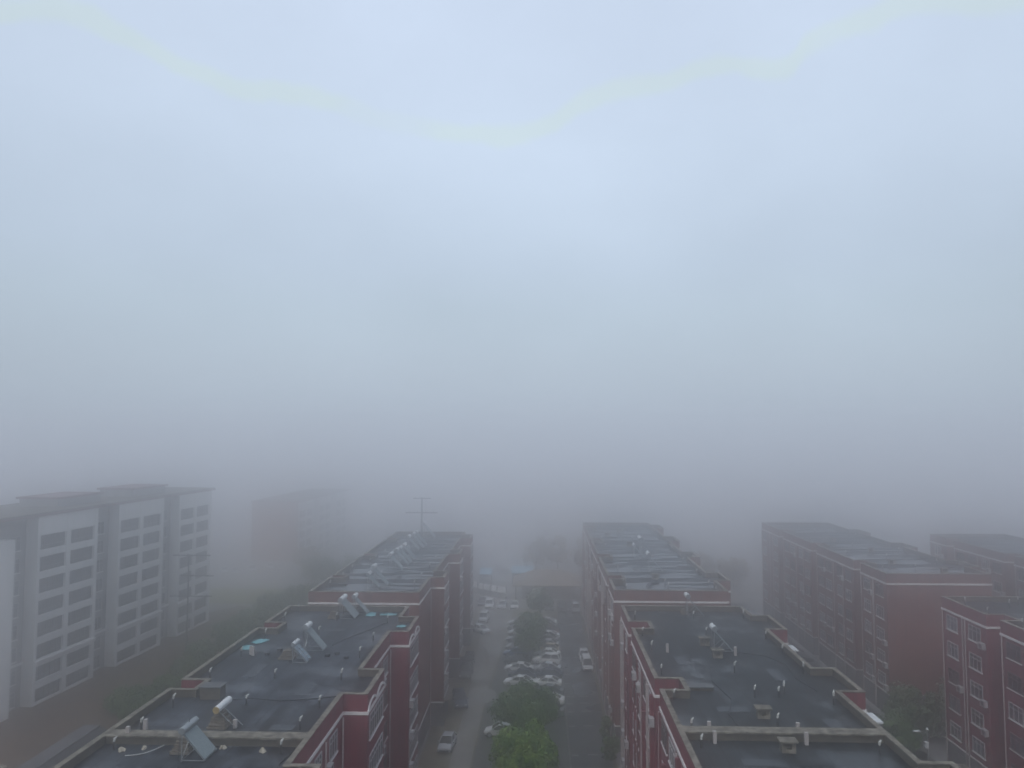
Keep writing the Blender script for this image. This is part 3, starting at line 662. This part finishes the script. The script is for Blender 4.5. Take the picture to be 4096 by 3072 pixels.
# ---------------------------------------------------------------- cars
def lerp(a, b, t): return a + (b - a) * t
def make_car(kind):
    """front towards +x, wheels on z=0; returns dict of meshes"""
    Lh, Wh, H_ = {'sedan': (2.28, .9, 1.45), 'suv': (2.32, .94, 1.72), 'van': (2.2, .86, 1.88), 'hatch': (2.0, .87, 1.5)}[kind]
    belt = {'sedan': .92, 'suv': 1.05, 'van': 1.08, 'hatch': .95}[kind]
    nose = {'sedan': .68, 'suv': .85, 'van': .82, 'hatch': .72}[kind]
    tail = {'sedan': .92, 'suv': 1.02, 'van': 1.05, 'hatch': .93}[kind]
    b = MB(); st = []
    for t, wf, zt, zb in ((-1, .80, tail - .22, .42), (-.96, .93, tail, .30), (-.8, .98, tail + .02, .24), (-.4, 1, belt + .02, .22), (.1, 1, belt, .22), (.42, .99, belt - .02, .22), (.75, .97, lerp(nose, belt, .45), .23), (.94, .92, nose, .28), (1.0, .76, nose - .2, .40)):
        x = t * Lh; y = wf * Wh
        st.append([(x, 0, zb), (x, y * .9, zb), (x, y, zb + .18), (x, y * .99, lerp(zb, zt, .65)), (x, y * .93, zt - .04), (x, y * .7, zt + .015), (x, 0, zt + .03)])
    n = 7; vs = [];
    for s_ in st: vs += s_ + [(p[0], -p[1], p[2]) for p in reversed(s_[1:-1])]
    m = 12; fs = [(i * m + j, i * m + (j + 1) % m, (i + 1) * m + (j + 1) % m, (i + 1) * m + j) for i in range(len(st) - 1) for j in range(m)]
    fs += [tuple(range(m - 1, -1, -1)), tuple(range((len(st) - 1) * m, len(st) * m))]
    b.add(vs, fs)
    # greenhouse
    G = {'sedan': (-.80, -.36, .12, .50), 'suv': (-.95, -.80, .12, .46), 'van': (-.97, -.90, .38, .72), 'hatch': (-.93, -.66, .10, .52)}[kind]
    xb0, xr0, xr1, xb1 = [g * Lh for g in G]; yb, yr = Wh * .90, Wh * .70
    zb_, zr = belt - .03, H_ - .05
    gl = MB(); A = [(xb0, -yb, zb_), (xb1, -yb, zb_), (xb1, yb, zb_), (xb0, yb, zb_), (xr0, -yr, zr), (xr1, -yr, zr), (xr1, yr, zr), (xr0, yr, zr)]
    gl.add(A, [(0, 1, 5, 4), (1, 2, 6, 5), (2, 3, 7, 6), (3, 0, 4, 7), (4, 5, 6, 7)])
    # roof skin and pillars belong to the body
    b.add([(xr0 - .03, -yr - .02, zr - .02), (xr1 + .03, -yr - .02, zr - .02), (xr1 + .03, yr + .02, zr - .02), (xr0 - .03, yr + .02, zr - .02),
           (xr0 + .1, -yr + .08, H_), (xr1 - .1, -yr + .08, H_), (xr1 - .1, yr - .08, H_), (xr0 + .1, yr - .08, H_)],
          [(0, 1, 5, 4), (1, 2, 6, 5), (2, 3, 7, 6), (3, 0, 4, 7), (4, 5, 6, 7), (3, 2, 1, 0)])
    for sy in (-1, 1):
        b.bar((xb1, sy * yb, zb_), (xr1, sy * yr, zr), .09); b.bar((xb0, sy * yb, zb_), (xr0, sy * yr, zr), .13 if kind != 'sedan' else .16)
        xm = (xr0 + xr1) / 2; b.bar((xm + .05, sy * yb, zb_), (xm, sy * yr, zr), .08)
        b.box(xb1 - .35, xb1 - .2, sy * Wh - .02 if sy > 0 else sy * Wh - .16, sy * Wh + .16 if sy > 0 else sy * Wh + .02, belt - .02, belt + .12)
    wheel = MB().tube((0, -.11, 0), (0, .11, 0), .33, .33, 14); rim = MB().tube((0, -.118, 0), (0, .118, 0), .19, .19, 10)
    hl = MB().box(-.10, .02, -.16, .16, -.07, .07); trim = MB().box(-.05, .03, -.55, .55, -.09, .09)
    return dict(kind=kind, L=Lh, W=Wh, nose=nose, tail=tail, body=b, glass=gl.mesh('window_glass', M['carglass']), wheel=wheel.mesh('tyre', M['tyre']), rim=rim.mesh('rim', M['rim']),
                head=hl.mesh('headlight', M['lamp']), rear=hl.mesh('tail_light', M['tail']), trim=trim.mesh('grille', M['plate']), bodies={})
CAR = {k: make_car(k) for k in ('sedan', 'suv', 'van', 'hatch')}
def car(kind, colour, x, y, heading, label, group):
    """heading in degrees, 0 = front towards +x"""
    K = CAR[kind]
    if colour not in K['bodies']:
        me = K['body'].mesh('body', M['car_' + colour])
        K['bodies'][colour] = me
    root = empty('parked_car', (x, y, .012), label, 'car', group, R(heading))
    link('body', K['bodies'][colour], root); link('window_glass', K['glass'], root)
    for sx in (-.62, .62):
        for sy in (-1, 1):
            wl = link('wheel', K['wheel'], root, (sx * K['L'], sy * (K['W'] - .09), .33)); link('rim', K['rim'], wl)
    for sy in (-1, 1):
        link('headlight', K['head'], root, (K['L'] * .985, sy * K['W'] * .62, K['nose'] - .14)); link('tail_light', K['rear'], root, (-K['L'] * .96 - .02, sy * K['W'] * .66, K['tail'] - .16), math.pi)
    link('grille', K['trim'], root, (K['L'] * .99, 0, K['nose'] - .34))
    return root
GE, GL, GM, GN = 'cars parked across the far end of the street', 'cars parked along the left block', 'cars parked on the left side of the planted strip', 'cars parked on the right side of the planted strip'
car('sedan', 'navy', -13.0, 171.0, -90, 'dark blue saloon half hidden by the left block at the end of the street', GE)
car('suv', 'white', -11.3, 168.4, -88, 'white car with roof rails at the end of the street, left of the silver one', GE)
car('sedan', 'silver', -8.5, 168.4, -90, 'silver grey car at the end of the street between two white ones', GE)
car('sedan', 'white', -5.8, 168.2, -88, 'white saloon at the end of the street nearest the trees', GE)
car('hatch', 'grey', 1.7, 166.5, -90, 'faint grey car at the end of the street just right of the far tree', GE)
car('suv', 'black', 4.4, 165.0, -90, 'dark car at the end of the right hand lane', GE)
car('van', 'silver', 7.3, 166.0, 90, 'pale boxy van at the end of the right hand lane by the block', GE)
car('suv', 'white', -11.6, 156.4, -92, 'white car with roof rails facing down the street beside the left block', GL)
car('hatch', 'white', -11.4, 147.6, -50, 'white hatchback parked askew beside the left block', GL)
car('suv', 'black', -12.0, 127.4, -92, 'black car in the shade of the left block, farther of the two', GL)
car('suv', 'grey', -11.8, 121.6, -92, 'dark grey car in the shade of the left block, nearer of the two', GL)
car('suv', 'navy', -11.4, 109.0, -78, 'big dark blue car with a shiny bonnet beside the left block', GL)
car('hatch', 'silver', -11.4, 94.4, -95, 'silver car alone on the sandy verge at the bottom of the left lane', GL)
car('sedan', 'white', -4.3, 153.4, 172, 'white saloon at the far end of the left row, below the far tree', GM)
car('hatch', 'silver', -4.2, 136.6, 172, 'silver hatchback with a white parcel bright roof in the left row', GM)
car('sedan', 'blue', -4.2, 132.6, 172, 'dull blue saloon in the left row below the silver hatchback', GM)
car('sedan', 'black', -3.9, 128.6, 176, 'black saloon in the left row above the white one', GM)
car('sedan', 'white', -3.6, 124.2, 168, 'white saloon in the middle of the left row with tinted windscreen', GM)
car('sedan', 'navy', -2.9, 121.2, 168, 'navy saloon squeezed between two white ones in the left row', GM)
car('sedan', 'white', -3.4, 117.6, 168, 'white saloon right behind the big green tree in the left row', GM)
car('hatch', 'white', -5.2, 98.4, 175, 'white car peeping out left of the nearest tree', GM)
for x, y, k, c, lab in [(-4.2, 149.6, 'sedan', 'grey', 'grey saloon just below the farthest white one of the left row'), (-4.2, 145.8, 'hatch', 'white', 'white hatchback in the far left row, partly behind the round tree'),
                       (-4.2, 141.4, 'sedan', 'silver', 'silver saloon in the far left row, above the silver hatchback')]: car(k, c, x, y, 172, lab, GM)
rows = [('sedan', 'white', 154.0, 'white saloon beyond the grey one at the far end of the right row'), ('sedan', 'grey', 150.6, 'grey saloon at the far end of the right row'), ('sedan', 'red', 147.4, 'dark red saloon in the far right row'),
        ('sedan', 'white', 143.8, 'white saloon just below the dark red one in the right row'), ('sedan', 'grey', 140.9, 'dark grey saloon halfway along the right row'),
        ('sedan', 'silver', 138.0, 'silver saloon just above the tan one in the right row'), ('hatch', 'tan', 135.2, 'tan coloured hatchback in the right row'),
        ('sedan', 'white', 132.2, 'white roofed saloon just below the tan hatchback'), ('suv', 'white', 128.6, 'tall white car with a lavender tinted side in the right row'),
        ('sedan', 'silver', 124.4, 'silver saloon with raised boot below the tall white car'), ('sedan', 'navy', 121.4, 'dark navy saloon in shadow in the right row'),
        ('sedan', 'white', 117.4, 'large white saloon in the clear middle of the right row'), ('sedan', 'grey', 113.6, 'dark saloon barely lit above the last white one of the right row'),
        ('sedan', 'white', 109.8, 'white saloon nearest the camera in the right row, beside the big tree'), ('sedan', 'grey', 105.6, 'grey saloon half under the big tree in the right row')]
for k, c, y, lab in rows: car(k, c, 1.0 + random.uniform(-.2, .2), y, 172 if c != 'red' else 168, lab, GN)
car('hatch', 'white', 7.1, 131.2, -90, 'white hatchback beside the right block just above the minivan', 'vehicles beside the right block')
car('van', 'white', 7.3, 126.0, -88, 'white minivan beside the right block', 'vehicles beside the right block')
for i, (x, y, k, c, lab) in enumerate([(-86, 207, 'sedan', 'white', 'faint white car left of the misty far car park'), (-82.5, 206, 'sedan', 'silver', 'faint silver car second in the misty far car park'),
                                       (-79, 209, 'suv', 'white', 'faint white car third in the misty far car park'), (-76, 214, 'sedan', 'white', 'faint white car farthest right in the misty far car park')]):
    car(k, c, x, y, -60, lab, 'cars in the misty car park')

# ---------------------------------------------------------------- trees
def tree(name, label, x, y, h, rad, leaf, n, size, seed, group=None, base=.32, clumps=26, cat='tree', sq=1.0):
    rg = random.Random(seed)
    root = empty(name, (x, y, 0), label, cat, group, rg.uniform(0, 6))
    tr = MB(); th = h * .45; lean = (rg.uniform(-.2, .2), rg.uniform(-.2, .2))
    r0 = .05 + h * .022
    tr.tube((0, 0, 0), (lean[0], lean[1], th * .6), r0, r0 * .75, 8); tr.tube((lean[0], lean[1], th * .6), (lean[0] * 1.5, lean[1] * 1.5, th * 1.3), r0 * .75, r0 * .4, 8)
    cl = []
    for i in range(clumps):
        while True:
            v = Vector((rg.uniform(-1, 1), rg.uniform(-1, 1), rg.uniform(-1, 1)))
            if v.length < 1: break
        v = v.normalized() * (v.length ** .45)
        zc = h * (base + (1 - base) * .5) + v.z * h * (1 - base) * .42
        c = Vector((v.x * rad * .74, v.y * rad * .74, zc)); cl.append((c, rg.uniform(.16, .36) * rad))
        if i < 9: tr.tube((lean[0], lean[1], th * rg.uniform(.5, .95)), tuple(c), r0 * .3, .02, 5)
    tr.build('trunk', M['bark'], root)
    vs, fs = [], []
    for i in range(n):
        c, r = cl[rg.randrange(len(cl))]
        d = Vector((rg.gauss(0, 1), rg.gauss(0, 1), rg.gauss(0, 1) * .75 * sq)); d = d.normalized() * r * rg.uniform(.55, 1.12)
        p = c + d; nrm = (d.normalized() + Vector((rg.uniform(-.8, .8), rg.uniform(-.8, .8), rg.uniform(-.3, 1.0)))).normalized()
        a = nrm.cross(Vector((rg.random() + .1, rg.random(), rg.random()))).normalized() * size * rg.uniform(.5, 1.1); b_ = nrm.cross(a) * .62
        k = len(vs); vs += [p - a, p - a * .1 + b_, p + a, p - a * .1 - b_]; fs.append((k, k + 1, k + 2, k + 3))
    MB().add(vs, fs).build('crown', leaf if not isinstance(leaf, str) else M[leaf], root)
    return root
GT = 'trees on the planted parking strip'
tree('tree', 'bright green tree nearest the camera, cut by the bottom edge', -1.5, 81.5, 7.6, 4.1, 'leaf1', 15000, .24, 1, GT, clumps=34)
tree('tree', 'big dark green tree just behind the bright nearest one', -1.9, 95.5, 6.9, 4.4, 'leaf2', 14000, .25, 2, GT, clumps=34)
tree('tree', 'mid sized round tree between the two car rows', -1.9, 137, 6.0, 3.3, 'leaf2', 7000, .26, 3, GT)
tree('tree', 'low green tree merging with the lower flank of the mid sized one', -2.2, 131.0, 4.6, 2.6, 'leaf2', 5000, .26, 13, GT)
tree('tree', 'hazy grey green tree at the far end of the parking strip', -.2, 155, 7.0, 2.9, 'leaf3', 5000, .28, 4, GT)
GS = 'trees between the pale block and the left red blocks'
lt = [(-53.6, 100.5, 5.0, 3.2, 'dark rounded tree just beyond the left parapet of the nearest roof'), (-51.6, 106.5, 4.4, 2.6, 'dark tree right behind the rounded one, nearer the notch'),
      (-57.5, 104, 2.4, 1.8, 'low bush left of the dark rounded tree'), (-53.8, 117, 3.8, 2.8, 'grey green bush on the edge of the brown yard, nearest of the grove'),
      (-55.5, 125, 3.6, 2.8, 'bushy tree beside the utility pole'), (-53, 131, 4.6, 3.2, 'dark tree right of the utility pole near the parapet'), (-56.8, 138, 3.8, 2.8, 'round tree behind the utility pole'),
      (-53.2, 143, 4.8, 3.4, 'leafy tree in the thick of the grove'), (-57.5, 149, 3.6, 3, 'bush by the pale barrier rail'), (-53.0, 153, 5, 3.6, 'misty tree above the second notch of the parapet'),
      (-57, 160, 4.5, 3.4, 'misty tree below the grass strip, left'), (-51.5, 163, 5.4, 4, 'misty tree below the grass strip, right'), (-46.5, 158, 7, 4, 'tall misty tree touching the far end of the nearest roof line'),
      (-56, 192, 7, 5, 'ghostly tree past the grass strip, left of two'), (-47, 188, 8, 5, 'ghostly tree past the grass strip, right of two'), (-41, 178, 9, 5, 'ghostly green tree behind the second left block')]
for i, (x, y, h, r, lab) in enumerate(lt): tree('tree', lab, x, y, h, r, 'leaf3' if i > 1 else 'leaf2', 4600, .26, 30 + i, GS, base=.15)
GR = 'trees in the gap between the two right hand blocks'
for i, (x, y, h, r, lab, lf) in enumerate([(46.5, 99.5, 6.5, 4.0, 'dark tree at the corner of the long red block, left of the gap', 'leaf3'), (53.5, 99.5, 8.5, 4.4, 'tall dark tree in the middle of the gap between the right blocks', 'leaf3'),
                                           (59.5, 100, 9.5, 4.6, 'tall dark tree deep in the gap behind the right edge block', 'leaf3'), (42.5, 95, 4.2, 2.9, 'low dark tree beside the parapet of the nearest right roof', 'leaf2')]):
    tree('tree', lab, x, y, h, r, lf, 7500, .25, 60 + i, GR, base=.1, clumps=34)
tree('shrub', 'dark shrub at the foot of the right block by the lane', 8.0, 91.5, 3.0, 1.3, 'leaf2', 2200, .18, 71, None, .05, cat='shrub')
tree('shrub', 'dark shrub under the windows of the right block beside the minivan lane', 7.9, 98, 3.0, 1.1, 'leaf2', 2000, .18, 72, None, .05, cat='shrub')
GB = 'brown leaved trees behind the gatehouse'
for i, (x, y, lab) in enumerate([(-1.5, 214, 'leftmost brown tree behind the gatehouse roof'), (4.5, 216, 'middle brown tree behind the gatehouse roof'), (11.5, 214, 'brown tree behind the gatehouse next to the right block')]):
    tree('tree', lab, x, y, 9, 4.2, 'leaf4', 3600, .32, 80 + i, GB, base=.15)
for i, (x, y, lab) in enumerate([(31.5, 192, 'faint brown tree far behind the second right block'), (39.5, 194, 'faint brown tree left of the long red block'), (46.5, 190, 'faint brown tree touching the far corner of the long red block'),
                                 (-62, 204, 'faint olive tree in front of the brownish end wall, above the grass strip')]):
    tree('tree', lab, x, y, 8, 4.2, 'leaf4', 3600, .32, 90 + i, 'faint trees in the far mist', base=.15)

# ---------------------------------------------------------------- poles and lamp
def upole(label, x, y, h, arms, r=.2):
    root = empty('utility_pole', (x, y, 0), label, 'utility pole')
    MB().tube((0, 0, 0), (0, 0, h), r, r * .6, 10).build('shaft', M['pole_dark'], root)
    for z, a, b in arms:
        c = MB().box(a, b, -.09, .09, z - .09, z + .09)
        o = c.build('crossarm', M['pole_dark'], root)
        ins = MB()
        for k in range(4):
            xx = a + (b - a) * (k + .5) / 4; ins.tube((xx, 0, z + .09), (xx, 0, z + .32), .06, .04, 6)
        ins.build('insulator', M['pole'], o)
    return root
upole('tall utility pole with two long crossarms rising behind the second left block', -23.4, 150.5, 25.2, [(25.0, -1.7, 1.8), (22.2, -3.2, 3.1)], .28)
upole('utility pole with three crossarms in front of the pale block', -57.8, 125, 18.0, [(17.8, -2.6, 3.6), (14.5, -1.2, 4.2), (11.2, -3.0, 4.0)], .15)
lp = empty('street_lamp', (38.9, 80.8, 0), 'slender street lamp with one arm in the courtyard on the right', 'street lamp')
MB().tube((0, 0, 0), (0, 0, 8.0), .08, .05, 8).build('shaft', M['pole'], lp)
ar = MB().bar((0, 0, 7.75), (-1.05, 0, 7.75), .06).bar((0, 0, 8.0), (-.5, 0, 7.76), .04).build('arm', M['pole'], lp)
MB().box(-1.35, -.75, -.12, .12, 7.78, 7.9).build('lamp_head', M['white_metal'], ar)
MB().box(-.26, .02, -.15, .15, 6.2, 6.75).box(-.3, .06, -.2, .2, 6.75, 6.82).build('control_box', M['white_metal'], lp)
MB().tube((0, 0, 8), (0, 0, 8.2), .14, .06, 8).build('sensor', M['white_metal'], lp)

# ---------------------------------------------------------------- end of the street
sg = empty('white_hoarding', (-12, 180, 0), 'bright white curved panel wall across the left end of the street', 'hoarding')
pts_ = [(-16.2, 184.2), (-15.0, 182.4), (-13.6, 181.0), (-11.9, 179.6), (-10.2, 178.3), (-8.0, 177.0)]
m1, m2_ = MB(), MB()
for a, b in zip(pts_, pts_[1:]):
    a3, b3 = (a[0] + 12, a[1] - 180), (b[0] + 12, b[1] - 180)
    m1.bar((*a3, 2.0), (*b3, 2.0), .14, 1.35); m2_.bar((*a3, .65), (*b3, .65), .10, 1.2)
m1.build('panel', M['white_metal'], sg); m2_.build('base_wall', M['shed'], sg)
for a in pts_: MB().tube((a[0] + 12, a[1] - 180.15, 0), (a[0] + 12, a[1] - 180.15, 2.9), .09).build('post', M['pole_dark'], sg)
for x, y, wx, wy, h, lab in [(-13.9, 194.5, 2.6, 3.4, 2.8, 'small kiosk with pale blue roof behind the white hoarding'), (-4.8, 196, 5.2, 4.2, 3.0, 'wider shed with faded blue roof left of the gatehouse')]:
    r_ = empty('kiosk', (x, y, 0), lab, 'kiosk')
    MB().box(-wx / 2, wx / 2, -wy / 2, wy / 2, 0, h - .2).build('wall', M['shed'], r_)
    MB().add([(-wx / 2 - .2, -wy / 2 - .3, h - .2), (wx / 2 + .2, -wy / 2 - .3, h - .2), (wx / 2 + .2, wy / 2 + .3, h + .7), (-wx / 2 - .2, wy / 2 + .3, h + .7),
              (-wx / 2 - .2, -wy / 2 - .3, h - .1), (wx / 2 + .2, -wy / 2 - .3, h - .1), (wx / 2 + .2, wy / 2 + .3, h + .8), (-wx / 2 - .2, wy / 2 + .3, h + .8)],
             [(0, 3, 2, 1), (4, 5, 6, 7), (0, 1, 5, 4), (1, 2, 6, 5), (2, 3, 7, 6), (3, 0, 4, 7)]).build('roof', M['blue_roof'], r_)
    MB().box(-.5, .5, -wy / 2 - .06, -wy / 2 + .02, 0, 2.1).build('door', M['door'], r_)
gh = empty('gatehouse', (1.6, 180, 0), 'low gatehouse with a wide brown hipped roof closing the street', 'gatehouse')
MB().box(-6, 6, -2.4, 6, 0, 3.2).build('wall', M['recess_wall'], gh)
MB().add([(-8.2, -4, 3.0), (8.2, -4, 3.0), (8.2, 8, 3.0), (-8.2, 8, 3.0), (-3.4, 2, 5.8), (3.4, 2, 5.8), (-8.2, -4, 3.25), (8.2, -4, 3.25), (8.2, 8, 3.25), (-8.2, 8, 3.25)],
         [(3, 2, 1, 0), (0, 1, 7, 6), (1, 2, 8, 7), (2, 3, 9, 8), (3, 0, 6, 9), (6, 7, 5, 4), (7, 8, 5), (8, 9, 4, 5), (9, 6, 4)]).build('roof', M['brown_roof'], gh)
for x in (-4, 0, 4): MB().box(x - 1, x + 1, -2.46, -2.38, .2, 2.4).build('door', M['door'], gh)
for x in (-7.4, 7.4): MB().tube((x, -3.4, 0), (x, -3.4, 3.0), .18).build('post', M['conc'], gh)
# dark shed left of the near block, garage by the lamp
sh = empty('shed', (-52.5, 85, 0), 'long low flat roofed shed with dark side wall on the brown yard', 'shed')
MB().prism([(-1.9, -16), (-.1, -16), (-.1, 6.4), (-1.9, 6.4)], 0, 3.1).build('wall', M['plinth'], sh)
MB().add([(-.1, -16, 3.1), (2.6, -16, 2.2), (2.6, 6.4, 2.2), (-.1, 6.4, 3.1), (-.1, -16, 0), (2.6, -16, 0), (2.6, 6.4, 0), (-.1, 6.4, 0)], [(0, 1, 2, 3), (0, 4, 5, 1), (1, 5, 6, 2), (2, 6, 7, 3)]).build('lean_to', M['plate'], sh)
MB().prism([(-1.95, -16.2), (.05, -16.2), (.05, 6.5), (-1.95, 6.5)], 3.1, 3.2).build('roof', M['shed_roof'], sh)
MB().box(2.65, 2.75, -9, -7, 0, 2).build('door', M['door'], sh)
gg = empty('garage', (42.4, 80, 0), 'low garage with pale coping at the bottom right beside the lamp', 'garage')
MB().box(-1.9, 1.9, -5, 4.4, 0, 2.9).build('wall', M['plinth'], gg)
MB().ring([(-2, -5.1), (2, -5.1), (2, 4.6), (-2, 4.6)], [(-1.6, -4.7), (1.6, -4.7), (1.6, 4.2), (-1.6, 4.2)], 2.9, 3.15).build('coping', M['conc'], gg)
MB().box(-1.91, -1.88, -3, -.6, 0, 2.2).build('door', M['door'], gg)
sk = MB()
for i in range(7): sk.tube((random.uniform(-.8, .8), random.uniform(-.4, .4), 0), (random.uniform(-.8, .8), random.uniform(-.4, .4), .5), .45, .2, 7)
o = sk.build('sack_pile', M['rubble']); o.location = (-50.2, 92.3, 0); tag(o, 'pale pile of sacks at the far end of the shed', 'sack pile')
o = MB().box(-.9, .9, -.5, .5, 0, .3).box(-.5, .6, -.3, .3, .3, .5).build('debris_pile', M['rubble'], bevel=.05); o.location = (-61.5, 86.6, 0); tag(o, 'small pale debris heap alone on the brown yard', 'debris')
fp = MB().bar((-57.5, 151, .9), (-52.0, 157, .9), .12, .5).build('barrier', M['rubble']); tag(fp, 'thin pale barrier rail on the misty yard by the pale block', 'barrier')

# ---------------------------------------------------------------- haze
HX = 620
hz = MB().box(-HX, HX, -100, 720, -1, 43.5).build('haze', None)
hz.data.materials.clear()
hm = bpy.data.materials.new('haze'); hm.use_nodes = True; t = hm.node_tree; t.nodes.clear()
pv = N('ShaderNodeVolumePrincipled', t); pv.inputs['Color'].default_value = (1, .995, 1, 1); pv.inputs['Density'].default_value = .0116; pv.inputs['Anisotropy'].default_value = .96
ou = N('ShaderNodeOutputMaterial', t); t.links.new(pv.outputs[0], ou.inputs['Volume'])
hz.data.materials.append(hm); tag(hz, kind='stuff')
